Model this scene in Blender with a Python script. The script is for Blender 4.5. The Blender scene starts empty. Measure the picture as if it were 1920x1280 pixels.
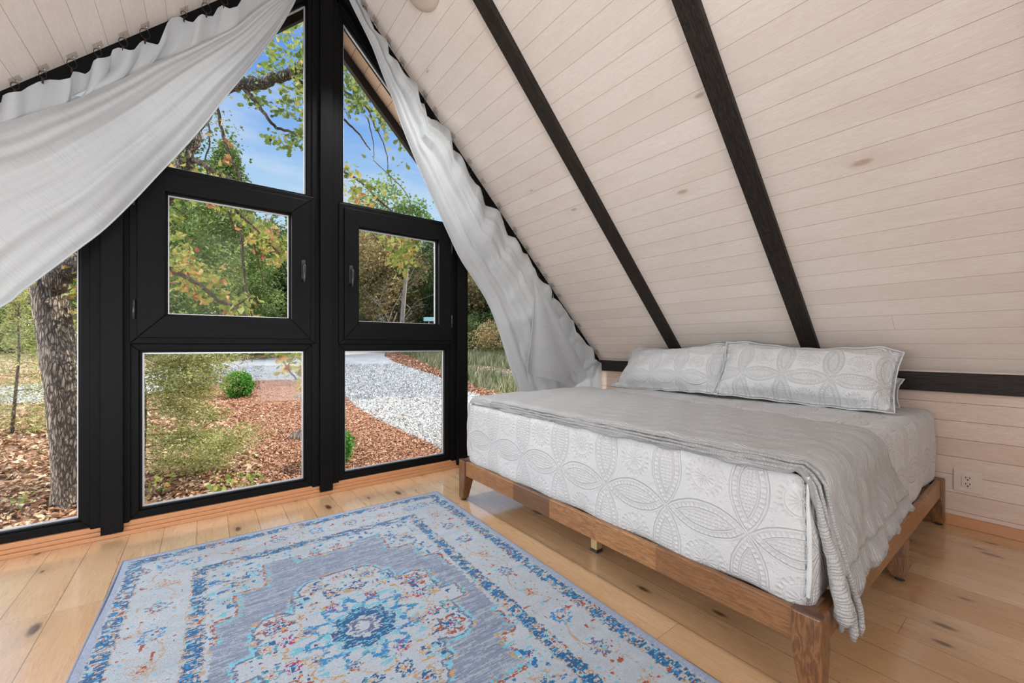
import bpy, math, random
import numpy as np
from mathutils import Vector, Matrix
random.seed(7)
rng = np.random.default_rng(7)
SC = bpy.context.scene
COL = SC.collection
pi = math.pi

# ------------------------------------------------------------------ camera
CAM_H = 1.06
YAW = math.atan((960 - 385) / 768.0)
cam_d = bpy.data.cameras.new('camera')
cam = bpy.data.objects.new('camera', cam_d)
COL.objects.link(cam)
cam.location = (0, 0, CAM_H)
cam.rotation_euler = (pi / 2, 0, -YAW)
cam_d.sensor_width = 36.0
cam_d.lens = 768.0 / 1920 * 36
cam_d.shift_y = 8.0 / 1920
cam_d.clip_start = 0.05
cam_d.clip_end = 400
SC.camera = cam

# ------------------------------------------------------------------ view, world, sun, lamps
SC.view_settings.view_transform = 'Standard'
SC.view_settings.look = 'None'
SC.view_settings.gamma = 1
SC.view_settings.exposure = 0.0
SC.view_settings.use_curve_mapping = False

world = bpy.data.worlds.new('sky')
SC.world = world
world.use_nodes = True
wt = world.node_tree
wt.nodes.clear()
def wn(t, **k):
    n = wt.nodes.new(t)
    for a, b in k.items(): setattr(n, a, b)
    return n
w_tc = wn('ShaderNodeTexCoord')
w_sep = wn('ShaderNodeSeparateXYZ'); wt.links.new(w_tc.outputs['Generated'], w_sep.inputs[0])
w_r = wn('ShaderNodeValToRGB'); wt.links.new(w_sep.outputs[2], w_r.inputs[0])
cr = w_r.color_ramp
cr.elements[0].position = 0.0; cr.elements[0].color = (.62, .80, .95, 1)
cr.elements[1].position = 1.0; cr.elements[1].color = (.07, .20, .66, 1)
e = cr.elements.new(.30); e.color = (.50, .72, .94, 1)
e = cr.elements.new(.44); e.color = (.24, .46, .90, 1)
e = cr.elements.new(.58); e.color = (.125, .31, .84, 1)
w_map = wn('ShaderNodeMapping'); w_map.inputs['Scale'].default_value = (1.6, 1.6, 6.5)
wt.links.new(w_tc.outputs['Generated'], w_map.inputs[0])
w_no = wn('ShaderNodeTexNoise'); w_no.inputs['Scale'].default_value = 2.3; w_no.inputs['Detail'].default_value = 7
w_no.inputs['Roughness'].default_value = .62
wt.links.new(w_map.outputs[0], w_no.inputs['Vector'])
w_cr = wn('ShaderNodeValToRGB'); wt.links.new(w_no.outputs[0], w_cr.inputs[0])
w_cr.color_ramp.elements[0].position = .47; w_cr.color_ramp.elements[0].color = (0, 0, 0, 1)
w_cr.color_ramp.elements[1].position = .80; w_cr.color_ramp.elements[1].color = (.62, .62, .62, 1)
w_mx = wn('ShaderNodeMixRGB'); w_mx.inputs[2].default_value = (.86, .91, .97, 1)
wt.links.new(w_cr.outputs[0], w_mx.inputs[0]); wt.links.new(w_r.outputs[0], w_mx.inputs[1])
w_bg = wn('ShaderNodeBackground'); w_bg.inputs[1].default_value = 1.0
# bright patches added to the unseen sky, left and overhead, to light the room
def w_math(op, a, b):
    n = wn('ShaderNodeMath', operation=op)
    for i, q in enumerate((a, b)):
        if isinstance(q, (int, float)): n.inputs[i].default_value = q
        else: wt.links.new(q, n.inputs[i])
    return n.outputs[0]
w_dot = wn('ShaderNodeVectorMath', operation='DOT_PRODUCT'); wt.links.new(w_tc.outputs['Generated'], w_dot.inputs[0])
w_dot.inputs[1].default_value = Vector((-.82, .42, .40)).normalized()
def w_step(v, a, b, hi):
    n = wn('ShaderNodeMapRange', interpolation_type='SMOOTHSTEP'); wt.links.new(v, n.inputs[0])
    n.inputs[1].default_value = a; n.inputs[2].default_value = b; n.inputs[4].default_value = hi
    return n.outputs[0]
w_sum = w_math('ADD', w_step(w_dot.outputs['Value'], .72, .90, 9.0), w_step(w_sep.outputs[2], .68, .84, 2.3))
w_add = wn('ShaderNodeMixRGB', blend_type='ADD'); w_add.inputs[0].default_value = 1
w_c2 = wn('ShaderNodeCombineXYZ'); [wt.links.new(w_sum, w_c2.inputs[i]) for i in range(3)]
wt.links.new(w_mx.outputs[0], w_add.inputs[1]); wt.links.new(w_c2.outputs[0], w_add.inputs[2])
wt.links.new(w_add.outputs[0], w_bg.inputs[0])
w_out = wn('ShaderNodeOutputWorld'); wt.links.new(w_bg.outputs[0], w_out.inputs[0])

def lamp(name, kind, loc, target, energy, color=(1, 1, 1), size=None, size_y=None, angle=None):
    d = bpy.data.lights.new(name, kind); d.energy = energy; d.color = color
    if kind == 'AREA':
        d.shape = 'RECTANGLE'; d.size = size; d.size_y = size_y or size
    if angle: d.angle = angle
    o = bpy.data.objects.new(name, d); COL.objects.link(o)
    o.location = loc
    o.rotation_euler = (Vector(target) - Vector(loc)).to_track_quat('-Z', 'Y').to_euler()
    return o
lamp('sun', 'SUN', (0, 0, 0), (-.74, .10, -.64), 6.3, (1, .93, .83), angle=.009)
# area lights added out of view to brighten the room, from behind and left
lamp('rear_fill', 'AREA', (-.7, -3.2, 2.0), (-.1, 3.0, 2.4), 104, (.90, .95, 1), 2.8, 2.4)  # added fill from behind the viewer, no window there
lamp('slope_fill', 'AREA', (1.1, -1.5, .5), (-.9, 1.7, 2.6), 34, (.95, .97, 1), .8, .8).data.spread = math.radians(100)  # added fill from the rear right, aimed at the left ceiling slope
lamp('left_fill', 'AREA', (-1.85, .9, 1.10), (2.2, 2.2, 1.2), 88, (.88, .94, 1), 2.2, 1.5)  # added fill from the left, brightens the foot of the bed

# ------------------------------------------------------------------ node helpers
class NT:
    def __init__(s, name):
        s.m = bpy.data.materials.new(name); s.m.use_nodes = True
        s.t = s.m.node_tree; s.t.nodes.clear()
        s.out = s.t.nodes.new('ShaderNodeOutputMaterial')
    def n(s, t, **k):
        x = s.t.nodes.new(t)
        for a, b in k.items(): setattr(x, a, b)
        return x
    def L(s, a, b): s.t.links.new(a, b)
    def put(s, sock, v):
        if isinstance(v, bpy.types.NodeSocket): s.L(v, sock)
        elif v is not None: sock.default_value = v
    def M(s, op, a, b=None, c=None):
        x = s.n('ShaderNodeMath', operation=op)
        s.put(x.inputs[0], a)
        if b is not None: s.put(x.inputs[1], b)
        if c is not None: s.put(x.inputs[2], c)
        return x.outputs[0]
    def uv(s):
        x = s.n('ShaderNodeUVMap'); x.uv_map = 'UVMap'
        q = s.n('ShaderNodeSeparateXYZ'); s.L(x.outputs[0], q.inputs[0])
        return q.outputs[0], q.outputs[1]
    def xyz(s, a, b=0.0, c=0.0):
        x = s.n('ShaderNodeCombineXYZ')
        for i, v in enumerate((a, b, c)): s.put(x.inputs[i], v)
        return x.outputs[0]
    def noise(s, vec, scale, detail=4, rough=.55, dist=0, color=False):
        x = s.n('ShaderNodeTexNoise'); s.put(x.inputs['Vector'], vec)
        x.inputs['Scale'].default_value = scale; x.inputs['Detail'].default_value = detail
        x.inputs['Roughness'].default_value = rough; x.inputs['Distortion'].default_value = dist
        return x.outputs[1 if color else 0]
    def white(s, vec):
        x = s.n('ShaderNodeTexWhiteNoise', noise_dimensions='3D'); s.put(x.inputs['Vector'], vec)
        return x.outputs[0], x.outputs[1]
    def ramp(s, f, stops, interp='LINEAR'):
        x = s.n('ShaderNodeValToRGB'); s.L(f, x.inputs[0]); r = x.color_ramp; r.interpolation = interp
        r.elements[0].position = stops[0][0]; r.elements[0].color = (*stops[0][1], 1)
        r.elements[1].position = stops[-1][0]; r.elements[1].color = (*stops[-1][1], 1)
        for p, c in stops[1:-1]:
            e = r.elements.new(p); e.color = (*c, 1)
        return x.outputs[0]
    def mix(s, f, a, b, mode='MIX'):
        x = s.n('ShaderNodeMixRGB', blend_type=mode); s.put(x.inputs[0], f)
        for i, v in ((1, a), (2, b)):
            s.put(x.inputs[i], (*v, 1) if isinstance(v, tuple) and len(v) == 3 else v)
        return x.outputs[0]
    def maprange(s, v, a, b, c=0.0, d=1.0):
        x = s.n('ShaderNodeMapRange'); s.put(x.inputs[0], v)
        for i, q in enumerate((a, b, c, d)): x.inputs[i + 1].default_value = q
        return x.outputs[0]
    def bump(s, h, dist, strength=1.0, normal=None):
        x = s.n('ShaderNodeBump'); s.L(h, x.inputs['Height']); x.inputs['Distance'].default_value = dist
        x.inputs['Strength'].default_value = strength
        if normal is not None: s.L(normal, x.inputs['Normal'])
        return x.outputs[0]
    def bsdf(s, color, rough=.5, normal=None, metallic=0, spec=.5, **k):
        x = s.n('ShaderNodeBsdfPrincipled')
        s.put(x.inputs['Base Color'], (*color, 1) if isinstance(color, tuple) and len(color) == 3 else color)
        s.put(x.inputs['Roughness'], rough); x.inputs['Metallic'].default_value = metallic
        x.inputs['Specular IOR Level'].default_value = spec
        if normal is not None: s.L(normal, x.inputs['Normal'])
        for a, b in k.items(): s.put(x.inputs[a.replace('_', ' ')], b)
        return x.outputs[0]
    def done(s, sh):
        s.L(sh, s.out.inputs[0]); return s.m
    def obj(s):
        return s.n('ShaderNodeTexCoord').outputs['Object']

def plain(name, color, rough=.5, metallic=0, spec=.5, var=0.0, scale=20):
    t = NT(name)
    c = color
    if var:
        f = t.noise(t.obj(), scale, 4)
        c = t.mix(f, tuple(x * (1 - var) for x in color), tuple(min(1, x * (1 + var)) for x in color))
    return t.done(t.bsdf(c, rough, None, metallic, spec))

def plank_mat(name, w, length, tones, seam_col, seam=.012, knots=0.0, knot_col=(.12, .05, .02),
              grain_col=None, grain=.3, rough=(.3, .45), bumpd=.002, spec=.5, coat=0.0):
    """boards: UV u runs along the board, v across, both in metres"""
    t = NT(name)
    u, v = t.uv()
    r = t.M('DIVIDE', v, w)
    rid = t.M('FLOOR', r)
    fr = t.M('FRACT', r)
    off, _ = t.white(t.xyz(rid, 3.1, 7.7))
    lu = t.M('ADD', t.M('DIVIDE', u, length), t.M('MULTIPLY', off, 5.0))
    lid = t.M('FLOOR', lu); lf = t.M('FRACT', lu)
    rnd, rcol = t.white(t.xyz(rid, lid, 1.3))
    base = t.ramp(rnd, tones)
    # long grain
    gv = t.xyz(t.M('MULTIPLY', u, 1.3), t.M('MULTIPLY', v, 16.0), t.M('MULTIPLY', rnd, 31.0))
    g1 = t.noise(gv, 2.2, 6, .62, .7)
    g2 = t.noise(t.xyz(t.M('MULTIPLY', u, 5.0), t.M('MULTIPLY', v, 150.0), t.M('MULTIPLY', rnd, 17.0)), 2.0, 3, .6)
    rings = t.M('ABSOLUTE', t.M('SINE', t.M('MULTIPLY', g1, 34.0)))
    gg = t.M('ADD', t.M('MULTIPLY', rings, .45), t.M('MULTIPLY', g2, .55))
    gc = grain_col or seam_col
    col = t.mix(t.M('MULTIPLY', t.maprange(gg, .35, .9), grain), base, gc)
    big = t.noise(t.xyz(u, t.M('MULTIPLY', v, 3.0), rnd), 2.3, 3)
    col = t.mix(t.M('MULTIPLY', t.maprange(big, .45, .8), grain * .7), col, gc)
    if knots:
        kx = t.xyz(t.M('MULTIPLY', u, 3.0), t.M('MULTIPLY', v, 7.5), 0.0)
        vo = t.n('ShaderNodeTexVoronoi', voronoi_dimensions='2D'); t.L(kx, vo.inputs['Vector']); vo.inputs['Scale'].default_value = 1.15
        dn = t.M('ADD', vo.outputs['Distance'], t.M('MULTIPLY', t.noise(kx, 5, 3), .08))
        pick = t.n('ShaderNodeSeparateXYZ'); t.L(vo.outputs['Color'], pick.inputs[0])
        sel = t.M('GREATER_THAN', pick.outputs[0], 1 - knots)
        size = t.M('ADD', t.M('MULTIPLY', pick.outputs[1], .13), .115)
        core = t.M('MULTIPLY', t.M('SUBTRACT', 1.0, t.maprange(t.M('DIVIDE', dn, size), .55, 1.0)), sel)
        halo = t.M('MULTIPLY', t.M('SUBTRACT', 1.0, t.maprange(t.M('DIVIDE', dn, size), .8, 3.4)), sel)
        kc2 = tuple(.45 * a + .55 * b for a, b in zip(knot_col, tones[len(tones) // 2][1]))
        col = t.mix(t.M('MULTIPLY', halo, .38), col, kc2)
        col = t.mix(t.M('MULTIPLY', core, .92), col, knot_col)
    sd = t.M('ABSOLUTE', t.M('SUBTRACT', fr, .5))
    sm = t.M('GREATER_THAN', sd, .5 - seam)
    ld = t.M('ABSOLUTE', t.M('SUBTRACT', lf, .5))
    sm2 = t.M('GREATER_THAN', ld, .5 - seam * w / length * .6)
    line = t.M('MAXIMUM', sm, sm2)
    col = t.mix(t.M('MULTIPLY', line, .85), col, seam_col)
    h = t.M('SUBTRACT', t.M('MULTIPLY', gg, .12), line)
    nrm = t.bump(h, bumpd, .7)
    ro = t.maprange(g1, .3, .7, rough[0], rough[1])
    return t.done(t.bsdf(col, ro, nrm, 0, spec, Coat_Weight=coat, Coat_Roughness=.13, Coat_IOR=1.95))

MAT = {}
MAT['floor'] = plank_mat('pine_floor', .149, 2.3,
    [(0, (.57, .36, .195)), (.35, (.69, .475, .285)), (.65, (.62, .405, .23)), (1, (.76, .57, .37))],
    (.10, .04, .015), .008, .30, (.085, .03, .012), (.46, .21, .075), .42, (.24, .36), .0015, .5, 1.0)
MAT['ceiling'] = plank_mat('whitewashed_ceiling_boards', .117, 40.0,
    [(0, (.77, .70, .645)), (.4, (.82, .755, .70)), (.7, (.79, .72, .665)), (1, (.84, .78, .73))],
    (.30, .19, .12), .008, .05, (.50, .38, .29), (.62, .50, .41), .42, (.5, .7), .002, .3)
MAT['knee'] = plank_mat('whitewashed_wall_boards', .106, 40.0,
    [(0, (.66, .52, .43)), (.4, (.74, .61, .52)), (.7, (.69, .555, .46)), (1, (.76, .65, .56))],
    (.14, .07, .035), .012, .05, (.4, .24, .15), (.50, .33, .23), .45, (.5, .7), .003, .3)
MAT['soffit'] = plank_mat('pine_soffit_boards', .15, 3.0,
    [(0, (.58, .42, .30)), (.5, (.66, .49, .36)), (1, (.61, .45, .32))],
    (.10, .06, .035), .015, .3, (.2, .1, .06), (.40, .25, .15), .4, (.5, .7), .003, .3)

def wood_mat(name, tones, grain_col, grain=.5, rough=.4, stretch=28.0, blocks=None, spec=.5, endcol=None):
    t = NT(name); u, v = t.uv()
    ob = t.n('ShaderNodeObjectInfo').outputs['Random']
    if blocks:
        bl = t.M('ADD', t.M('DIVIDE', u, blocks), t.M('MULTIPLY', ob, 9.0))
        rnd, _ = t.white(t.xyz(t.M('FLOOR', bl), t.M('MULTIPLY', ob, 11.0), 2.0))
    else:
        rnd = ob
    base = t.ramp(rnd, tones)
    gv = t.xyz(t.M('MULTIPLY', u, 2.0), t.M('MULTIPLY', v, stretch), t.M('MULTIPLY', rnd, 23.0))
    g = t.noise(gv, 1.9, 6, .62, 1.2)
    rings = t.M('ABSOLUTE', t.M('SINE', t.M('MULTIPLY', g, 22.0)))
    fine = t.noise(t.xyz(t.M('MULTIPLY', u, 9.0), t.M('MULTIPLY', v, 260.0), 0.0), 1.6, 3)
    gg = t.M('ADD', t.M('MULTIPLY', rings, .5), t.M('MULTIPLY', fine, .5))
    col = t.mix(t.M('MULTIPLY', t.maprange(gg, .3, .9), grain), base, grain_col)
    nrm = t.bump(gg, .0006, .6)
    return t.done(t.bsdf(col, rough, nrm, 0, spec))
MAT['acacia'] = wood_mat('acacia_wood', [(0, (.085, .036, .016)), (.24, (.15, .068, .028)), (.34, (.31, .14, .050)), (.6, (.38, .18, .066)), (.8, (.30, .13, .046)), (1, (.43, .22, .085))],
                         (.10, .040, .016), .75, .34, 16, .31)
MAT['acacia_leg'] = wood_mat('acacia_leg_wood', [(0, (.19, .085, .035)), (1, (.27, .125, .050))], (.065, .027, .012), .85, .34, 9)
MAT['acacia_dark'] = wood_mat('acacia_wood_end', [(0, (.09, .042, .025)), (1, (.12, .055, .03))], (.035, .016, .01), .6, .4, 40)
MAT['pine_slat'] = wood_mat('pine_slat', [(0, (.62, .45, .27)), (1, (.70, .53, .34))], (.45, .28, .14), .4, .5)
MAT['trim'] = wood_mat('fir_trim', [(0, (.55, .26, .12)), (1, (.60, .30, .14))], (.36, .14, .055), .5, .35, 60)
MAT['black'] = wood_mat('black_stained_wood', [(0, (.0038, .0038, .0041)), (1, (.0055, .0055, .0058))], (.002, .002, .002), .6, .45, 30, None, .10)
MAT['beam'] = wood_mat('black_stained_beam', [(0, (.036, .029, .025)), (1, (.048, .039, .034))], (.004, .0032, .003), .95, .5, 26, None, .18)
MAT['blackmetal'] = plain('black_metal', (.05, .05, .052), .28, .5)
MAT['iron'] = plain('bronze_wire', (.045, .033, .028), .4, .7)
MAT['steel'] = plain('steel_hook', (.62, .60, .56), .25, 1)
MAT['alu'] = plain('aluminium_spacer', (.62, .63, .65), .4, .5)
MAT['rubber'] = plain('black_foot', (.02, .02, .02), .6)
MAT['brass'] = plain('pale_support_wood', (.42, .30, .15), .35)
MAT['outlet'] = plain('ivory_plastic', (.66, .55, .46), .4)
MAT['dark'] = plain('dark_slot', (.01, .008, .007), .6)
MAT['gasket'] = plain('rubber_gasket', (.012, .012, .012), .5)

def glass_mat(name, tint=(.97, .98, .975), f0=.02):
    t = NT(name)
    tr = t.n('ShaderNodeBsdfTransparent'); tr.inputs[0].default_value = (*tint, 1)
    gl = t.n('ShaderNodeBsdfGlossy'); gl.inputs['Roughness'].default_value = .0
    fr = t.n('ShaderNodeFresnel'); fr.inputs[0].default_value = 1.12
    mx = t.n('ShaderNodeMixShader'); t.L(fr.outputs[0], mx.inputs[0]); t.L(tr.outputs[0], mx.inputs[1]); t.L(gl.outputs[0], mx.inputs[2])
    return t.done(mx.outputs[0])
MAT['glass'] = glass_mat('window_glass')
t = NT('clear_adhesive')
tr = t.n('ShaderNodeBsdfTransparent'); tr.inputs[0].default_value = (.95, .94, .93, 1)
gl = t.n('ShaderNodeBsdfGlossy'); gl.inputs['Roughness'].default_value = .15
mx = t.n('ShaderNodeMixShader'); mx.inputs[0].default_value = .05
t.L(tr.outputs[0], mx.inputs[1]); t.L(gl.outputs[0], mx.inputs[2])
MAT['clear'] = t.done(mx.outputs[0])

def cloth_mat(name, color, thread=0.0, translucent=.35, weave=900, slub=.10, alpha=0.0):
    t = NT(name); u, v = t.uv()
    a = t.noise(t.xyz(t.M('MULTIPLY', u, 3.0), t.M('MULTIPLY', v, 190.0), 0.0), 1.0, 4, .65)
    b = t.noise(t.xyz(t.M('MULTIPLY', u, 190.0), t.M('MULTIPLY', v, 3.0), 5.0), 1.0, 4, .65)
    w = t.M('MAXIMUM', t.maprange(a, .50, .78), t.maprange(b, .50, .78))
    col = t.mix(t.M('MULTIPLY', w, slub), color, tuple(c * .62 for c in color))
    nrm = t.bump(w, .001, .35)
    d = t.n('ShaderNodeBsdfDiffuse'); t.L(col, d.inputs[0]); t.L(nrm, d.inputs['Normal'])
    tl = t.n('ShaderNodeBsdfTranslucent'); t.L(col, tl.inputs[0])
    mx = t.n('ShaderNodeMixShader'); mx.inputs[0].default_value = translucent
    t.L(d.outputs[0], mx.inputs[1]); t.L(tl.outputs[0], mx.inputs[2])
    sh = mx.outputs[0]
    if alpha:
        tp = t.n('ShaderNodeBsdfTransparent')
        m2 = t.n('ShaderNodeMixShader'); t.put(m2.inputs[0], t.M('SUBTRACT', alpha, t.M('MULTIPLY', w, alpha * .8)))
        t.L(sh, m2.inputs[1]); t.L(tp.outputs[0], m2.inputs[2]); sh = m2.outputs[0]
    return t.done(sh)
MAT['sheer'] = cloth_mat('white_linen_gauze', (.66, .68, .695), translucent=.38, slub=.60, alpha=.04)
MAT['sheer2'] = cloth_mat('white_linen_header', (.73, .755, .775), translucent=.42, slub=.40, alpha=.06)

def quilt_mat(name, color, P=.30):
    """matelasse: overlapping circles whose lens shapes meet at the nodes, a flower in every cell"""
    t = NT(name); u, v = t.uv()
    wob = t.noise(t.xyz(u, v, 0.0), 9.0, 2)
    u1 = t.M('ADD', u, t.M('MULTIPLY', wob, .012)); v1 = t.M('ADD', v, t.M('MULTIPLY', wob, .010))
    fx = t.M('SUBTRACT', t.M('FRACT', t.M('DIVIDE', u1, P)), .5)
    fy = t.M('SUBTRACT', t.M('FRACT', t.M('DIVIDE', v1, P)), .5)
    ax = t.M('ABSOLUTE', fx); ay = t.M('ABSOLUTE', fy)
    a = t.M('MAXIMUM', ax, ay); b = t.M('MINIMUM', ax, ay)
    oma = t.M('SUBTRACT', 1.0, a)
    r = t.M('SQRT', t.M('ADD', t.M('MULTIPLY', oma, oma), t.M('MULTIPLY', b, b)))
    s = t.M('SUBTRACT', .7071, r)                     # >0 inside a lens
    def ridge(x, c, w):                               # soft bump of half width w centred on c
        q = t.M('DIVIDE', t.M('ABSOLUTE', t.M('SUBTRACT', x, c)), w)
        return t.M('MAXIMUM', t.M('SUBTRACT', 1.0, t.M('MULTIPLY', q, q)), 0.0)
    cord = t.M('ADD', ridge(s, .012, .020), t.M('MULTIPLY', ridge(s, .098, .014), .8))
    ang = t.M('ARCTAN2', b, oma)
    loops = t.M('MULTIPLY', ridge(s, .055, .034), t.M('ABSOLUTE', t.M('SINE', t.M('MULTIPLY', ang, 36.0))))
    inside = t.M('GREATER_THAN', s, .118)
    k = 2 * pi / .0125
    cross = t.M('MULTIPLY', inside, t.M('ABSOLUTE', t.M('MULTIPLY', t.M('SINE', t.M('MULTIPLY', u1, k / 2)), t.M('SINE', t.M('MULTIPLY', v1, k / 2)))))
    rc = t.M('SQRT', t.M('ADD', t.M('MULTIPLY', fx, fx), t.M('MULTIPLY', fy, fy)))
    th = t.M('ARCTAN2', fy, fx)
    pet = t.M('ABSOLUTE', t.M('SINE', t.M('MULTIPLY', th, 7.0)))
    flower = t.M('MULTIPLY', ridge(rc, .085, .065), t.M('ADD', .35, t.M('MULTIPLY', pet, .65)))
    eye = ridge(rc, 0.0, .022)
    ringf = t.M('MULTIPLY', ridge(rc, .165, .012), .5)
    pet2 = t.M('ABSOLUTE', t.M('SINE', t.M('MULTIPLY', th, 10.0)))
    leafs = t.M('MULTIPLY', ridge(rc, .205, .038), t.M('POWER', pet2, 1.4))
    outside = t.M('LESS_THAN', s, -.012)
    cellf = t.M('MULTIPLY', outside, t.M('MAXIMUM', t.M('MAXIMUM', flower, eye), t.M('MAXIMUM', ringf, leafs)))
    vo = t.n('ShaderNodeTexVoronoi'); t.L(t.xyz(u, v, 0.0), vo.inputs['Vector']); vo.inputs['Scale'].default_value = 210
    stip = t.M('MULTIPLY', vo.outputs['Distance'], .20)
    puff = t.M('MULTIPLY', t.M('MULTIPLY', outside, t.maprange(t.noise(t.xyz(u, v, 4.0), 26, 2), .52, .68)), .55)
    h = t.M('ADD', t.M('ADD', t.M('MAXIMUM', cord, t.M('MULTIPLY', loops, .7)), t.M('MULTIPLY', cross, .55)),
            t.M('ADD', t.M('MAXIMUM', t.M('MULTIPLY', cellf, .8), puff), stip))
    soft = t.noise(t.xyz(u, v, 9.0), 5, 3)
    n1 = t.bump(t.M('ADD', soft, 0.0), .012, .5)
    nrm = t.bump(h, .0052, 1.0, n1)
    sh = t.bsdf(color, .85, nrm, 0, .15, Sheen_Weight=.15)
    return t.done(sh)
MAT['quilt'] = quilt_mat('white_matelasse', (.585, .59, .60))
MAT['sham'] = quilt_mat('white_matelasse_sham', (.67, .685, .70), .25)

def throw_mat(name, color):
    t = NT(name); u, v = t.uv()
    wob = t.noise(t.xyz(t.M('MULTIPLY', u, 9.0), t.M('MULTIPLY', v, 3.0), 0.0), 2.0, 3)
    ph = t.M('ADD', t.M('MULTIPLY', u, 2 * pi / .020), t.M('MULTIPLY', wob, 16.0))
    rib = t.M('POWER', t.M('ABSOLUTE', t.M('SINE', ph)), .7)
    st = t.M('ABSOLUTE', t.M('SINE', t.M('ADD', t.M('MULTIPLY', v, 2 * pi / .016), t.M('MULTIPLY', wob, 22.0))))
    cr = t.noise(t.xyz(u, t.M('MULTIPLY', v, 1.0), 3.0), 55, 4, .6)
    h = t.M('ADD', t.M('ADD', rib, t.M('MULTIPLY', st, .3)), t.M('MULTIPLY', cr, 1.1))
    col = t.mix(t.maprange(rib, 0.0, .30), tuple(c * .72 for c in color), color)
    return t.done(t.bsdf(col, .9, t.bump(h, .0035, .9), 0, .1, Sheen_Weight=.1))
MAT['throw'] = throw_mat('grey_crinkled_cotton', (.48, .485, .49))

def bark_mat(name, c1, c2, sc=1.0):
    t = NT(name); o = t.obj()
    mp = t.n('ShaderNodeMapping'); mp.inputs['Scale'].default_value = (1, 1, .20); t.L(o, mp.inputs[0])
    vo = t.n('ShaderNodeTexVoronoi', feature='DISTANCE_TO_EDGE'); vo.inputs['Scale'].default_value = 52 * sc
    nz = t.noise(mp.outputs[0], 22 * sc, 5, .6, color=True)
    ad = t.n('ShaderNodeVectorMath', operation='MULTIPLY_ADD'); t.L(nz, ad.inputs[0]); ad.inputs[1].default_value = (.06, .06, .06); t.L(mp.outputs[0], ad.inputs[2])
    t.L(ad.outputs[0], vo.inputs['Vector'])
    e = t.maprange(vo.outputs[0], 0, .22)
    f = t.noise(mp.outputs[0], 60 * sc, 5, .65)
    h = t.M('ADD', e, t.M('MULTIPLY', f, .5))
    col = t.mix(t.M('MULTIPLY', e, t.M('ADD', .45, f)), c2, c1)
    return t.done(t.bsdf(col, .9, t.bump(h, .02 / sc, 1.0), 0, .1))
MAT['bark'] = bark_mat('oak_bark', (.42, .345, .28), (.12, .09, .07))
MAT['bark_far'] = bark_mat('far_bark', (.30, .26, .22), (.12, .095, .075), .5)
MAT['twig'] = bark_mat('branch_bark', (.30, .235, .175), (.10, .07, .05), 2.0)

def leaf_mat(name, stops, translucent=.3, rough=.6):
    t = NT(name)
    at = t.n('ShaderNodeAttribute'); at.attribute_name = 'tone'
    col = t.ramp(at.outputs['Fac'], stops)
    d = t.n('ShaderNodeBsdfPrincipled'); t.L(col, d.inputs['Base Color']); d.inputs['Roughness'].default_value = rough
    d.inputs['Specular IOR Level'].default_value = .25
    tl = t.n('ShaderNodeBsdfTranslucent'); t.L(col, tl.inputs[0])
    mx = t.n('ShaderNodeMixShader'); mx.inputs[0].default_value = translucent
    t.L(d.outputs[0], mx.inputs[1]); t.L(tl.outputs[0], mx.inputs[2])
    return t.done(mx.outputs[0])
G = leaf_mat
MAT['leaf_oak'] = G('oak_leaves', [(0, (.07, .12, .03)), (.4, (.17, .23, .05)), (.66, (.34, .36, .09)), (.84, (.52, .38, .12)), (.94, (.50, .24, .09)), (1, (.33, .11, .06))], .4)
MAT['leaf_oakgreen'] = G('oak_leaves_green', [(0, (.07, .13, .03)), (.5, (.17, .26, .06)), (.85, (.36, .40, .10)), (1, (.55, .34, .10))], .4)
MAT['leaf_cedar'] = G('cedar_foliage', [(0, (.07, .11, .028)), (.5, (.17, .24, .06)), (1, (.33, .38, .12))], .15)
MAT['leaf_cedarnear'] = G('cedar_sapling_foliage', [(0, (.15, .17, .045)), (.5, (.36, .38, .12)), (1, (.62, .60, .30))], .25)
MAT['leaf_autumn'] = G('autumn_foliage', [(0, (.12, .10, .04)), (.4, (.27, .22, .09)), (.75, (.42, .32, .15)), (1, (.50, .30, .13))], .25)
MAT['leaf_green'] = G('broadleaf_foliage', [(0, (.05, .085, .028)), (.5, (.11, .165, .05)), (1, (.26, .31, .10))], .25)
MAT['leaf_box'] = G('boxwood_foliage', [(0, (.03, .11, .015)), (.5, (.07, .24, .03)), (1, (.18, .42, .07))], .25)
MAT['grass'] = G('grass_blades', [(0, (.10, .12, .045)), (.5, (.20, .21, .10)), (1, (.42, .37, .25))], .25)
MAT['litter'] = G('dry_leaves', [(0, (.13, .06, .03)), (.3, (.33, .17, .09)), (.6, (.52, .33, .20)), (.85, (.66, .50, .35)), (1, (.34, .36, .12))], .1, .7)
MAT['chips'] = G('mulch_chips', [(0, (.14, .06, .035)), (.4, (.36, .17, .095)), (.75, (.50, .28, .17)), (1, (.70, .52, .38))], 0.0, .8)
MAT['stones'] = G('gravel_stones', [(0, (.14, .14, .14)), (.4, (.36, .355, .34)), (1, (.64, .62, .58))], 0.0, .85)

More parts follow.
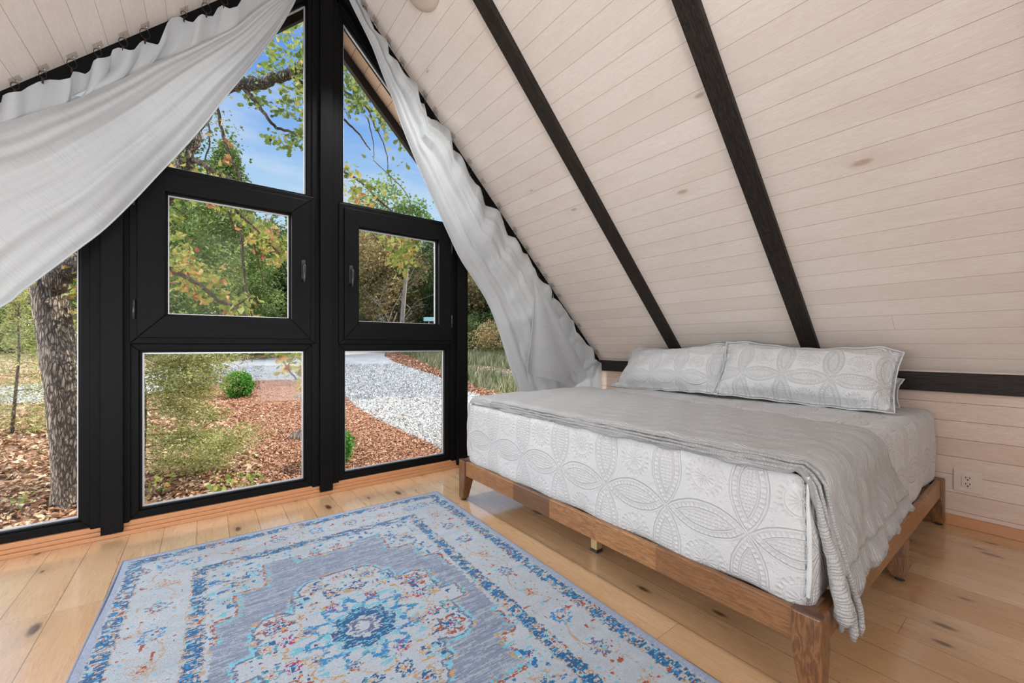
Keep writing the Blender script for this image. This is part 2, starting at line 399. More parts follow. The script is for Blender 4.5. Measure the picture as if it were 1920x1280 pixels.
def ground_mat(name, stops, scale, bumpd=.03, detail=9, stretch=(1, 1, 1)):
    t = NT(name); o = t.obj()
    mp = t.n('ShaderNodeMapping'); mp.inputs['Scale'].default_value = stretch; t.L(o, mp.inputs[0])
    a = t.noise(mp.outputs[0], scale, detail, .7)
    b = t.noise(mp.outputs[0], scale * .09, 4, .6)
    f = t.M('ADD', t.M('MULTIPLY', a, .75), t.M('MULTIPLY', b, .25))
    col = t.ramp(f, stops)
    return t.done(t.bsdf(col, .95, t.bump(a, bumpd, 1.0), 0, .1))
MAT['g_litter'] = ground_mat('leaf_litter_ground', [(.30, (.09, .055, .035)), (.45, (.27, .16, .10)), (.55, (.42, .29, .19)), (.70, (.58, .46, .33))], 22)
MAT['g_mulch'] = ground_mat('red_brown_mulch', [(.30, (.12, .055, .032)), (.44, (.32, .155, .09)), (.55, (.44, .245, .15)), (.70, (.60, .42, .30))], 26)
MAT['g_gravel'] = ground_mat('grey_gravel', [(.32, (.20, .20, .195)), (.46, (.38, .375, .36)), (.56, (.47, .46, .44)), (.70, (.62, .60, .57))], 30, .02)
MAT['g_dirt'] = ground_mat('brown_dirt_berm', [(.30, (.10, .055, .035)), (.45, (.26, .15, .095)), (.70, (.42, .27, .18))], 18)
MAT['g_grass'] = ground_mat('grassy_soil', [(.30, (.07, .08, .035)), (.50, (.16, .175, .07)), (.70, (.30, .28, .14))], 9)

# ------------------------------------------------------------------ mesh helpers
def tag(o, label=None, cat=None, group=None, kind=None):
    if label: o['label'] = label
    if cat: o['category'] = cat
    if group: o['group'] = group
    if kind: o['kind'] = kind
    return o
def empty(name, loc=(0, 0, 0), label=None, cat=None, group=None, kind=None):
    o = bpy.data.objects.new(name, None); COL.objects.link(o); o.location = loc
    o.empty_display_size = .1
    return tag(o, label, cat, group, kind)
class MB:
    def __init__(s): s.v = []; s.f = []; s.uv = []; s.smooth = []
    def face(s, idx, uvs, smooth=False): s.f.append(tuple(idx)); s.uv.extend(uvs); s.smooth.append(smooth)
    def box(s, a, b, M=None, taper=None):
        """box from corner a to corner b; UV u along its longest side in metres"""
        a = Vector(a); b = Vector(b); d = b - a
        ax = max(range(3), key=lambda i: abs(d[i])); o1, o2 = [i for i in range(3) if i != ax]
        base = len(s.v); P = []
        for i in range(8):
            P.append(Vector((b[0] if i & 1 else a[0], b[1] if i & 2 else a[1], b[2] if i & 4 else a[2])))
        loc = [p.copy() for p in P]
        for p in P: s.v.append(tuple(M @ p) if M else tuple(p))
        for q in ((0, 2, 3, 1), (4, 5, 7, 6), (0, 1, 5, 4), (2, 6, 7, 3), (0, 4, 6, 2), (1, 3, 7, 5)):
            s.face([base + i for i in q], [(loc[i][ax], loc[i][o1] + loc[i][o2] * 1.37) for i in q])
        return s
    def prism(s, poly, depth_vec):
        """extrude a planar polygon (list of 3d points) by a vector"""
        base = len(s.v); n = len(poly); dv = Vector(depth_vec)
        P = [Vector(p) for p in poly]
        for p in P: s.v.append(tuple(p))
        for p in P: s.v.append(tuple(p + dv))
        e = (P[1] - P[0]).normalized()
        ax = max(((P[i] - P[i - 1]) for i in range(n)), key=lambda q: q.length).normalized()
        nn = dv.normalized(); ay = nn.cross(ax)
        def U(p): return (p.dot(ax), p.dot(ay) + p.dot(nn) * 1.3)
        s.face(range(base + n - 1, base - 1, -1), [U(P[i]) for i in range(n - 1, -1, -1)])
        s.face(range(base + n, base + 2 * n), [U(P[i] + dv) for i in range(n)])
        for i in range(n):
            j = (i + 1) % n
            s.face([base + i, base + j, base + n + j, base + n + i], [U(P[i]), U(P[j]), U(P[j] + dv), U(P[i] + dv)])
        return s
    def tube(s, pts, rad, seg=8, cap=True, closed=False):
        pts = [Vector(p) for p in pts]; n = len(pts)
        rr = rad if isinstance(rad, (list, tuple)) else [rad] * n
        base = len(s.v); up = None; L = 0
        Ls = []
        for i, p in enumerate(pts):
            if closed: d = (pts[(i + 1) % n] - pts[i - 1]).normalized()
            else: d = (pts[min(i + 1, n - 1)] - pts[max(i - 1, 0)]).normalized()
            if up is None: up = d.orthogonal().normalized()
            up = (up - d * up.dot(d)).normalized(); w = d.cross(up)
            if i: L += (p - pts[i - 1]).length
            Ls.append(L)
            for k in range(seg):
                a = 2 * pi * k / seg
                s.v.append(tuple(p + (up * math.cos(a) + w * math.sin(a)) * rr[i]))
        m = n if closed else n - 1
        for i in range(m):
            j = (i + 1) % n
            for k in range(seg):
                q = (k + 1) % seg
                u0, u1 = Ls[i], (Ls[j] if j else Ls[i] + .01)
                s.face([base + i * seg + k, base + i * seg + q, base + j * seg + q, base + j * seg + k],
                       [(u0, k * .01), (u0, k * .01 + .01), (u1, k * .01 + .01), (u1, k * .01)], True)
        if cap and not closed:
            s.face([base + k for k in range(seg - 1, -1, -1)], [(0, 0)] * seg)
            s.face([base + (n - 1) * seg + k for k in range(seg)], [(0, 0)] * seg)
        return s
    def lathe(s, prof, M=None, seg=32):
        base = len(s.v)
        for r, z in prof:
            for k in range(seg):
                a = 2 * pi * k / seg; p = Vector((r * math.cos(a), r * math.sin(a), z))
                s.v.append(tuple(M @ p) if M else tuple(p))
        for i in range(len(prof) - 1):
            for k in range(seg):
                q = (k + 1) % seg
                s.face([base + i * seg + k, base + i * seg + q, base + (i + 1) * seg + q, base + (i + 1) * seg + k], [(0, 0)] * 4, True)
        s.face([base + k for k in range(seg - 1, -1, -1)], [(0, 0)] * seg)
        s.face([base + (len(prof) - 1) * seg + k for k in range(seg)], [(0, 0)] * seg)
        return s
    def grid(s, fn, nu, nv, uvf=None, smooth=True, wrap=False):
        base = len(s.v)
        for j in range(nv):
            for i in range(nu):
                s.v.append(tuple(fn(i / (nu - 1), j / (nv - 1))))
        for j in range(nv - 1):
            for i in range(nu - 1):
                q = [(i, j), (i + 1, j), (i + 1, j + 1), (i, j + 1)]
                s.face([base + b * nu + a for a, b in q],
                       [uvf(a / (nu - 1), b / (nv - 1)) if uvf else (a / (nu - 1), b / (nv - 1)) for a, b in q], smooth)
        return s
    def build(s, name, mat, parent=None, bevel=0.0, origin=None, mods=None):
        me = bpy.data.meshes.new(name)
        me.from_pydata(s.v, [], s.f)
        ul = me.uv_layers.new(name='UVMap')
        ul.data.foreach_set('uv', np.array(s.uv, dtype=np.float32).ravel())
        me.polygons.foreach_set('use_smooth', s.smooth)
        me.materials.append(mat); me.update()
        o = bpy.data.objects.new(name, me); COL.objects.link(o)
        if origin is not None:
            me.transform(Matrix.Translation(-Vector(origin))); o.location = origin
        if parent is not None:
            o.parent = parent
            if origin is None:
                me.transform(Matrix.Translation(-parent.location))
            else:
                o.location = Vector(origin) - parent.location
        if bevel:
            b = o.modifiers.new('bevel', 'BEVEL'); b.width = bevel; b.segments = 2; b.limit_method = 'ANGLE'
            o.data.polygons.foreach_set('use_smooth', [False] * len(me.polygons))
        return o
def wpos(o):
    p = Vector(o.location)
    while o.parent is not None:
        o = o.parent; p += Vector(o.location)
    return p
def child(mb, name, mat, parent, **k):
    """build in world coordinates under a parent at any depth (parents are only translated)"""
    o = mb.build(name, mat, None, **k)
    o.parent = parent
    off = wpos(parent)
    o.location = Vector(o.location) - off
    return o

def np_mesh(name, V, F, mat, parent=None, tone=None, nv=4, smooth=False, tone_domain='FACE', origin=None):
    """big meshes with equal sized faces straight from numpy"""
    me = bpy.data.meshes.new(name)
    V = np.asarray(V, np.float32).reshape(-1, 3).copy()
    if origin is None and parent is not None: origin = tuple(wpos(parent))
    if origin is not None: V -= np.asarray(origin, np.float32)
    nf = len(F)
    me.vertices.add(len(V)); me.vertices.foreach_set('co', V.ravel())
    me.loops.add(nf * nv); me.loops.foreach_set('vertex_index', np.asarray(F, np.int32).ravel())
    me.polygons.add(nf); me.polygons.foreach_set('loop_start', np.arange(nf, dtype=np.int32) * nv)
    me.polygons.foreach_set('use_smooth', np.full(nf, smooth))
    me.update(calc_edges=True)
    if tone is not None:
        a = me.attributes.new('tone', 'FLOAT', tone_domain); a.data.foreach_set('value', np.asarray(tone, np.float32))
    me.materials.append(mat)
    o = bpy.data.objects.new(name, me); COL.objects.link(o)
    if parent is not None: o.parent = parent
    elif origin is not None: o.location = origin
    return o

# ------------------------------------------------------------------ calibration: sight lines of the photograph
cF = np.array([math.sin(YAW), math.cos(YAW), 0]); cR = np.array([math.cos(YAW), -math.sin(YAW), 0])
O = np.array([0, 0, CAM_H])
def ray(px, py): return cF + cR * (px - 960) / 768.0 + np.array([0, 0, 1.0]) * (648 - py) / 768.0
def PY(px, py, y):
    d = ray(px, py); return O + d * (y / d[1])
def PX(px, py, x):
    d = ray(px, py); return O + d * (x / d[0])
def PD(px, py, depth): return O + ray(px, py) * depth

# ================================================================== SHELL
XR, ZR = .69, 3.83           # ridge
SL = 1.021                   # roof slope
WY = 3.15                    # plane of the window wall, room side
XK = 3.55; XL = 2 * XR - XK  # knee walls
YB = -3.4                    # back wall
ZK = .90
def zc(x): return ZR - SL * abs(x - XR)
K = lambda o: tag(o, kind='structure')

m = MB(); m.v = [(XL - .05, YB, 0), (XK + .05, YB, 0), (XK + .05, WY + .02, 0), (XL - .05, WY + .02, 0),
                 (XL - .05, YB, -.25), (XK + .05, YB, -.25), (XK + .05, WY + .02, -.25), (XL - .05, WY + .02, -.25)]
def U_(i): p = m.v[i]; return (p[1], p[0] + .04)
for q in ((0, 1, 2, 3), (4, 7, 6, 5), (0, 4, 5, 1), (1, 5, 6, 2), (2, 6, 7, 3), (3, 7, 4, 0)):
    m.face(q, [U_(i) for i in q])
K(m.build('floor', MAT['floor']))

def slab(name, x0, z0, x1, z1, y0, y1, th, mat, voff=0.0):
    """sloping board panel between two lines running along y; the room side is the (x0,z0)-(x1,z1) face"""
    m = MB(); d = Vector((x1 - x0, 0, z1 - z0)); L = d.length
    nn = Vector((-d.z, 0, d.x)).normalized()
    if nn.z < 0: nn = -nn
    a = Vector((x0, 0, z0)); b = Vector((x1, 0, z1))
    pts = []
    for o in (Vector((0, 0, 0)), nn * th):
        for y in (y0, y1):
            for p in (a, b): q = p + o; pts.append((q.x, y, q.z))
    m.v = pts
    def uvp(i): p = pts[i]; return (p[1], voff + (0 if i % 2 == 0 else L))
    for q in ((0, 2, 3, 1), (4, 5, 7, 6), (0, 1, 5, 4), (2, 6, 7, 3), (0, 4, 6, 2), (1, 3, 7, 5)):
        m.face(q, [uvp(i) for i in q])
    return m.build(name, mat)
XE = XK + .10
K(slab('ceiling', XR, ZR, XE, zc(XE), YB, WY + .06, .16, MAT['ceiling']))
K(slab('ceiling', XR, ZR, 2 * XR - XE, zc(XE), YB, WY + .06, .16, MAT['ceiling'], .05))
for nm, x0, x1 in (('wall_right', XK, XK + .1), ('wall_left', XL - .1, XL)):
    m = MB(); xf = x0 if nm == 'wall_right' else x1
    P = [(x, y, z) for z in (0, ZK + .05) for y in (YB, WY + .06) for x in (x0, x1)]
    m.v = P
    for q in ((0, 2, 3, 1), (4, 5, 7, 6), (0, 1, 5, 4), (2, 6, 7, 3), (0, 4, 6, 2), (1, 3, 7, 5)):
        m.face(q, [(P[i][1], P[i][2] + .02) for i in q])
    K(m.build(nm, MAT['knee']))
m = MB(); m.prism([(XL - .1, YB, 0), (XK + .1, YB, 0), (XE, YB, zc(XE)), (XR, YB, ZR + .1), (2 * XR - XE, YB, zc(XE))], (0, -.1, 0))
K(m.build('wall_back', MAT['knee']))

# baseboards
m = MB(); m.box((XK - .016, YB, 0), (XK, WY - .03, .062)); K(m.build('baseboard_right', MAT['trim'], bevel=.003))
m = MB(); m.box((XL, YB, 0), (XL + .016, WY - .03, .062)); K(m.build('baseboard_left', MAT['trim'], bevel=.003))
m = MB()
m.box((XL, 3.128, 0), (XK, WY + .02, .022)); m.box((XL, 3.140, .022), (XK, WY + .02, .042)); m.box((XL, 3.150, .042), (XK, WY + .04, .070))
K(m.build('baseboard_window_side', MAT['trim'], bevel=.003))

# ---- black beams
m = MB()
m.box((XK - .035, YB, .785), (XK + .01, WY - .02, ZK)); K(m.build('trim_1', MAT['beam'], bevel=.003))
m = MB(); m.box((XL - .01, YB, .785), (XL + .035, WY - .02, ZK)); K(m.build('trim_2', MAT['beam'], bevel=.003))
nt = [3]
def trim(mb, mat='black', bevel=.003):
    o = K(mb.build('trim_%d' % nt[0], MAT[mat], bevel=bevel)); nt[0] += 1; return o
def rafter(yc, w, depth, mat='beam'):
    for sgn in (1, -1):
        x1 = XK - .03 if sgn > 0 else XL + .03
        v = MB(); d = Vector((x1 - XR, 0, zc(x1) - ZR)); nn = Vector((d.z, 0, -d.x)).normalized()
        if nn.z > 0: nn = -nn
        a = Vector((XR, 0, ZR)) + nn * -.01; b = Vector((x1, 0, zc(x1))) + nn * -.01
        nn2 = nn * (depth + .01)
        poly = [a, b, b + nn2, Vector((XR, 0, (a + nn2).z - abs(nn2.x) * SL))]
        v.prism([(p.x, yc - w / 2, p.z) for p in poly], (0, w, 0)); trim(v, mat)
for yc in (2.085, 1.045, -.03, -1.1, -2.2): rafter(yc, .105, .030)

# ---- window wall: posts, glazed frames
PW = .02
def post(x0, x1, z0, z1a, z1b, y0, y1):
    v = MB(); v.prism([(x0, y0, z0), (x1, y0, z0), (x1, y0, z1b), (x0, y0, z1a)], (0, y1 - y0, 0)); return trim(v)
# structural posts and the battens that stand proud of them
post(-.503, -.340, .06, zc(-.503), zc(-.340), WY, WY + .14)
post(.600, .782, .06, zc(.6), zc(.782), WY, WY + .14)
post(1.700, 1.868, .06, zc(1.70), zc(1.868), WY, WY + .14)
post(-.456, -.366, .028, zc(-.456), zc(-.366), WY - .034, WY)
post(.648, .732, .028, zc(.648), zc(.732), WY - .034, WY)
post(1.745, 1.835, .028, zc(1.745), zc(1.835), WY - .034, WY)
# rake boards under the roof
def rake(sgn, drop, y0, y1):
    x1 = XK if sgn > 0 else XL
    v = MB(); v.prism([(XR, y0, ZR + .02), (x1, y0, zc(x1) + .02), (x1, y0, zc(x1) - drop), (XR, y0, ZR - drop)], (0, y1 - y0, 0)); return trim(v)
for s in (1, -1):
    rake(s, .19, WY, WY + .14)
    rake(s, .15, WY - .045, WY)
# corner posts at the knee walls, sill under everything
post(XK - .045, XK, .06, ZK, ZK, WY - .03, WY + .14)
post(XL, XL + .045, .06, ZK, ZK, WY - .03, WY + .14)
v = MB(); v.box((XL, WY + .045, -.02), (XK, WY + .16, .072)); trim(v)

nw = [1]
def ring(mb, x0, x1, z0, z1, w, y0, y1, wt_=None, wb=None):
    """four mitred members round an opening: outer x0..x1, z0..z1, member width w"""
    wb = wb or w; wt_ = wt_ or w
    O4 = [(x0, z0), (x1, z0), (x1, z1), (x0, z1)]; I4 = [(x0 + w, z0 + wb), (x1 - w, z0 + wb), (x1 - w, z1 - wt_), (x0 + w, z1 - wt_)]
    for i in range(4):
        j = (i + 1) % 4
        mb.prism([(O4[i][0], y0, O4[i][1]), (O4[j][0], y0, O4[j][1]), (I4[j][0], y0, I4[j][1]), (I4[i][0], y0, I4[i][1])], (0, y1 - y0, 0))
def poly_ring(mb, P, w, y0, y1):
    """same for any convex outline (x,z), inset by w"""
    n = len(P); c = Vector((sum(p[0] for p in P) / n, sum(p[1] for p in P) / n)); I = []
    for i in range(n):
        p0, p1, p2 = Vector(P[i - 1]), Vector(P[i]), Vector(P[(i + 1) % n])
        def inw(a, b):
            e = (b - a).normalized(); q = Vector((-e.y, e.x))
            return q if (c - a).dot(q) > 0 else -q
        n1, n2 = inw(p0, p1), inw(p1, p2)
        k = 1 + n1.dot(n2); off = (n1 + n2) * (w / k); I.append(p1 + off)
    for i in range(n):
        j = (i + 1) % n
        mb.prism([(P[i][0], y0, P[i][1]), (P[j][0], y0, P[j][1]), (I[j].x, y0, I[j].y), (I[i].x, y0, I[i].y)], (0, y1 - y0, 0))
    return [(p.x, p.y) for p in I]
def fixed(P, w=.045, bead=.012):
    root = empty('window_%d' % nw[0], (P[0][0], WY, P[0][1]), kind='structure'); nw[0] += 1
    a = MB(); I = poly_ring(a, P, w, WY + .012, WY + .11); child(a, 'window_frame', MAT['black'], root, bevel=.003)
    a = MB(); I2 = poly_ring(a, I, bead, WY + .026, WY + .06); child(a, 'glazing_bead', MAT['black'], root, bevel=.002)
    a = MB(); I3 = poly_ring(a, I2, .008, WY + .050, WY + .062); child(a, 'spacer_strip', MAT['alu'], root)
    g = MB(); g.prism([(p[0], WY + .056, p[1]) for p in I2], (0, .006, 0)); child(g, 'glass_pane', MAT['glass'], root)
    return root
zT = 1.072
fixed([(-.345, .072), (.605, .072), (.605, zT), (-.345, zT)], .040)
fixed([(.778, .072), (1.705, .072), (1.705, zT), (.778, zT)], .040)
# triangular lights beside the outer posts
zl = lambda x: zc(x) - .178
fixed([(XL + .04, .072), (-.498, .072), (-.498, zl(-.498)), (XL + .04, zl(XL + .04))], .040)
fixed([(1.863, .072), (XK - .04, .072), (XK - .04, zl(XK - .04)), (1.863, zl(1.863))], .010, .006)
# upper lights
fixed([(-.345, 2.085), (.605, 2.085), (.605, zl(.605)), (-.345, zl(-.345))], .030, .010)
fixed([(.778, 2.085), (1.705, 2.085), (1.705, zl(1.705)), (.778, zl(.778))], .030, .010)
# casements
def casement(x0, x1, z0, z1, gx0, gx1, gz0, gz1, hinge):
    root = empty('window_%d' % nw[0], (x0, WY, z0), kind='structure'); nw[0] += 1
    a = MB(); ring(a, x0, x1, z0, z1, .052, WY - .018, WY + .11); child(a, 'window_frame', MAT['black'], root, bevel=.004)
    sx0, sx1, sz0, sz1 = x0 + .034, x1 - .034, z0 + .034, z1 - .034
    a = MB()
    O4 = [(sx0, sz0), (sx1, sz0), (sx1, sz1), (sx0, sz1)]; I4 = [(gx0, gz0), (gx1, gz0), (gx1, gz1), (gx0, gz1)]
    for i in range(4):
        j = (i + 1) % 4
        a.prism([(O4[i][0], WY - .040, O4[i][1]), (O4[j][0], WY - .040, O4[j][1]), (I4[j][0], WY - .040, I4[j][1]), (I4[i][0], WY - .040, I4[i][1])], (0, .075, 0))
    sash = child(a, 'sash', MAT['black'], root, bevel=.004)
    a = MB(); ring(a, gx0 - .004, gx1 + .004, gz0 - .004, gz1 + .004, .014, WY + .0, WY + .03); child(a, 'glazing_bead', MAT['black'], sash, bevel=.002)
    a = MB(); ring(a, gx0 + .006, gx1 - .006, gz0 + .006, gz1 - .006, .009, WY + .020, WY + .034); child(a, 'spacer_strip', MAT['alu'], sash)
    g = MB(); g.box((gx0, WY + .026, gz0), (gx1, WY + .032, gz1)); child(g, 'glass_pane', MAT['glass'], sash)
    hx = (sx1 - .045) if hinge == 'L' else (sx0 + .045)
    zm = (sz0 + sz1) / 2 - .005
    a = MB(); a.box((hx - .013, WY - .047, zm - .065), (hx + .013, WY - .040, zm + .065)); h = child(a, 'handle_plate', MAT['blackmetal'], sash, bevel=.004)
    a = MB(); a.tube([(hx, WY - .045, zm + .03), (hx, WY - .075, zm + .03), (hx, WY - .088, zm + .018), (hx, WY - .086, zm - .04), (hx, WY - .080, zm - .085), (hx, WY - .076, zm - .092)], [.010, .010, .010, .008, .007, .004], 10)
    child(a, 'handle', MAT['blackmetal'], h)
    ex = x0 + .020 if hinge == 'L' else x1 - .020
    for zz in (sz0 + .16, sz1 - .16):
        a = MB(); a.tube([(ex, WY - .026, zz - .055), (ex, WY - .026, zz + .055)], .008, 10); child(a, 'hinge', MAT['blackmetal'], root)
casement(-.343, .618, 1.072, 2.100, -.187, .467, 1.237, 1.962, 'L')
casement(.776, 1.712, 1.072, 2.100, .913, 1.569, 1.232, 1.950, 'R')

# ---- roof overhang outside: soffit boards, barge rafter
for s in (1, -1):
    x0 = XR; x1 = XR + s * 3.3
    K(slab('ceiling_overhang', x0, ZR + .03, x1, zc(x1) + .03, WY + .05, 3.66, .12, MAT['soffit']))
    v = MB(); v.prism([(x0, 3.655, ZR + .16), (x1, 3.655, zc(x1) + .16), (x1, 3.655, zc(x1) - .07), (x0, 3.655, ZR - .07)], (0, .05, 0)); trim(v, 'beam')
# outer roof skin keeps the sun off
for s in (1, -1):
    x1 = XR + s * 3.3
    K(slab('roof', XR, ZR + .17, x1, zc(x1) + .17, YB - .3, 3.70, .04, MAT['beam']))

# ================================================================== CEILING LAMP
LX, LYY = 1.113, 2.461
fl = Vector((LX, LYY, zc(LX)))
nd = Vector((-SL, 0, -1)).normalized()
lampo = empty('ceiling_lamp', fl, 'beige round ceiling lamp canopy with dark ring on the sloping boards', 'lamp')
Mx = Matrix.Translation(fl + nd * .0) @ Vector((0, 0, 1)).rotation_difference(nd).to_matrix().to_4x4()
a = MB(); a.lathe([(.15, 0), (.152, .012), (.146, .03), (.12, .045), (.05, .052), (.01, .053)], Mx, 40)
child(a, 'canopy', plain('beige_enamel', (.58, .49, .41), .35), lampo)
a = MB(); c0 = fl + nd * .075
pts = [c0 + Vector((0, math.cos(t_) * .030, math.sin(t_) * .030)) for t_ in np.linspace(0, 2 * pi, 25)[:-1]]
a.tube(pts, .0075, 10, closed=True); child(a, 'ring', MAT['iron'], lampo)
a = MB(); a.tube([fl + nd * .04, fl + nd * .055], .018, 16); child(a, 'collar', MAT['iron'], lampo)

lamp('ceiling_lamp_light', 'AREA', tuple(fl + nd * .10 + Vector((-.03, 0, 0))), (.70, 2.35, 0), 22, (.96, .98, 1), .26, .26).data.spread = math.radians(112)
# ================================================================== OUTLET
oc = Vector((XK, .318, .272))
ou = empty('wall_outlet', oc, 'cream double wall socket on the boarded wall beside the bed', 'outlet')
a = MB(); a.box((XK - .007, .260, .208), (XK, .375, .336)); child(a, 'cover_plate', MAT['outlet'], ou, bevel=.003)
a = MB(); a.box((XK - .0095, .292, .236), (XK - .006, .343, .308)); rc_ = child(a, 'receptacle', MAT['outlet'], ou, bevel=.002)
for zz in (.254, .290):
    a = MB()
    for yy in (.3095, .3255): a.box((XK - .0102, yy - .0018, zz - .001), (XK - .009, yy + .0018, zz + .009))
    a.box((XK - .0102, .3140, zz - .0115), (XK - .009, .3210, zz - .005))
    child(a, 'slots', MAT['dark'], rc_)
for zz in (.218, .326):
    a = MB(); a.tube([(XK - .0085, .3175, zz), (XK - .006, .3175, zz)], .0035, 10); child(a, 'screw', MAT['outlet'], ou)

# ================================================================== BED
BX0, BX1, BY0, BY1, BZ = 1.405, 3.520, .405, 2.492, .274
bed = empty('bed_frame', ((BX0 + BX1) / 2, (BY0 + BY1) / 2, 0), 'low brown acacia wood platform bed frame standing on tapered legs', 'bed frame')
def leg(cx, cy, sx, sy, top, taper_x, taper_y, mat='acacia_leg', foot=True):
    """square post whose lower half tapers on the inner faces; sx, sy signs point outwards"""
    w = .078; wl = .050; zt = top - .115
    a = MB()
    def corners(z, w_):
        xo, xi = (cx, cx - sx * w_); yo, yi = (cy, cy - sy * (w_ if taper_y else w))
        return [(xo, yo, z), (xi, yo, z), (xi, yi, z), (xo, yi, z)]
    R_ = [corners(.012, wl), corners(zt, w), corners(top, w)]
    for r in R_: a.v.extend(r)
    for k in range(2):
        for i in range(4):
            j = (i + 1) % 4
            q = [k * 4 + i, k * 4 + j, k * 4 + 4 + j, k * 4 + 4 + i]
            a.face(q, [(a.v[n][2], a.v[n][0] + a.v[n][1]) for n in q])
    a.face([3, 2, 1, 0], [(0, 0)] * 4); a.face([8, 9, 10, 11], [(a.v[n][0] * .3, a.v[n][1]) for n in (8, 9, 10, 11)])
    l = child(a, 'leg', MAT[mat], bed, bevel=.006)
    if foot:
        f = MB(); x_, y_ = cx - sx * wl / 2, cy - sy * wl / 2
        f.tube([(x_, y_, 0), (x_, y_, .013)], .018, 14); child(f, 'foot_pad', MAT['rubber'], l)
    return l
for sx, cx in ((-1, BX0), (1, BX1)):
    for sy, cy in ((-1, BY0), (1, BY1)):
        l = leg(cx, cy, sx, sy, BZ + (.001 if sx < 0 else 0), True, True)
        if sx < 0:
            f = MB(); f.box((cx, min(cy, cy - sy * .078), BZ), (cx + .030, max(cy, cy - sy * .078), BZ + .004))
            child(f, 'end_grain_cap', MAT['acacia_dark'], l, bevel=.0015)
for cy, sy in ((BY0 + .004, -1), (BY1 - .004, 1)): leg(2.50, cy, -1, sy, BZ - .095, True, True)
a = MB(); a.box((BX0 + .010, BY0 + .076, BZ - .098), (BX0 + .034, BY1 - .076, BZ - .002)); child(a, 'foot_rail', MAT['acacia'], bed, bevel=.004)
a = MB(); a.box((BX1 - .034, BY0 + .076, BZ - .098), (BX1 - .010, BY1 - .076, BZ - .002)); child(a, 'head_rail', MAT['acacia'], bed, bevel=.004)
for y0, y1 in ((BY0 + .010, BY0 + .034), (BY1 - .034, BY1 - .010)):
    a = MB(); a.box((BX0 + .030, y0, BZ - .100), (BX1 - .076, y1, BZ - .001)); child(a, 'side_rail', MAT['acacia'], bed, bevel=.004)
    yy = y1 if y0 < 1 else y0 - .022
    a = MB(); a.box((BX0 + .08, yy, BZ - .085), (BX1 - .08, yy + .022, BZ - .053)); child(a, 'slat_ledge', MAT['pine_slat'], bed, bevel=.002)
a = MB(); a.box((BX0 + .035, 1.415, BZ - .090), (BX1 - .035, 1.455, BZ - .053)); child(a, 'centre_beam', MAT['pine_slat'], bed, bevel=.002)
for k in range(14):
    x = BX0 + .060 + k * .148
    a = MB(); a.box((x, BY0 + .036, BZ - .052), (x + .068, BY1 - .036, BZ - .034)); child(a, 'slat', MAT['pine_slat'], bed, bevel=.002)
for x in (1.62, 2.45, 3.2):
    a = MB(); a.box((x - .02, 1.415, .014), (x + .02, 1.455, BZ - .092)); l = child(a, 'support_leg', MAT['brass'], bed, bevel=.002)
    a = MB(); a.box((x - .022, 1.413, 0), (x + .022, 1.457, .016)); child(a, 'foot_pad', MAT['rubber'], l)

# ---- quilted mattress block: rounded box with UV in metres on every face
def nz3(p, f, seed=0):
    return (math.sin(p[0] * f * 1.3 + seed) * math.cos(p[1] * f * 1.7 + seed * 2.1) + math.sin(p[2] * f * 2.1 + p[0] * f * .7 + seed * .3) * math.cos(p[1] * f * .6 + 1.1 * seed)) * .5
QX0, QX1, QY0, QY1, QZ0, QZ1 = 1.441, 3.49, .446, 2.44, BZ - .030, .680
def rounded(mb, lo, hi, r, step, disp=None):
    lo = Vector(lo); hi = Vector(hi)
    def place(p, n):
        c = Vector([min(max(p[i], lo[i] + r), hi[i] - r) for i in range(3)])
        d = p - c
        if d.length > 1e-6:
            d.normalize(); q = c + d * r
        else: q = p.copy(); d = n
        return q + (d * disp(q, d) if disp else Vector((0, 0, 0)))
    for ax in range(3):
        o = [i for i in range(3) if i != ax]
        n0 = max(2, int((hi[o[0]] - lo[o[0]]) / step)); n1 = max(2, int((hi[o[1]] - lo[o[1]]) / step))
        for side in (0, 1):
            n = Vector((0, 0, 0)); n[ax] = 1 if side else -1
            def P(u, v):
                p = Vector((0, 0, 0)); p[ax] = hi[ax] if side else lo[ax]
                p[o[0]] = lo[o[0]] + (hi[o[0]] - lo[o[0]]) * u; p[o[1]] = lo[o[1]] + (hi[o[1]] - lo[o[1]]) * v
                return place(p, n)
            def UVf(u, v, ax=ax):
                q = [lo[i] for i in range(3)]
                A = lo[o[0]] + (hi[o[0]] - lo[o[0]]) * u; B = lo[o[1]] + (hi[o[1]] - lo[o[1]]) * v
                if ax == 0: return (A - .02, B - .144)          # y, z
                if ax == 2: return (B - .02, .68 - .144 + (A - lo[0]))   # continues up from the foot face
                return (A, B - .144)
            mb.grid(P, n0, n1, UVf)
def qdisp(q, d):
    a = nz3(q, 9, 1.0) * .004 + nz3(q, 23, 4.0) * .0022
    if q.z < .36: a += .006 * math.sin(q.y * 17 + q.x * 13) * (.36 - q.z) / .09
    # the block is a little fuller at mid height
    if abs(d.z) < .5: a += .010 * math.sin(max(0, min(1, (q.z - QZ0) / (QZ1 - QZ0))) * pi)
    return a
mat_o = empty('mattress', (2.4, 1.44, BZ), 'thick mattress under a white embossed quilt cover on the wooden bed frame', 'mattress')
a = MB(); rounded(a, (QX0, QY0, QZ0), (QX1, QY1, QZ1), .050, .022, qdisp)
q_ = child(a, 'quilt_cover', MAT['quilt'], mat_o)
def welded(o):
    md = o.modifiers.new('weld', 'WELD'); md.merge_threshold = .0008
welded(q_)
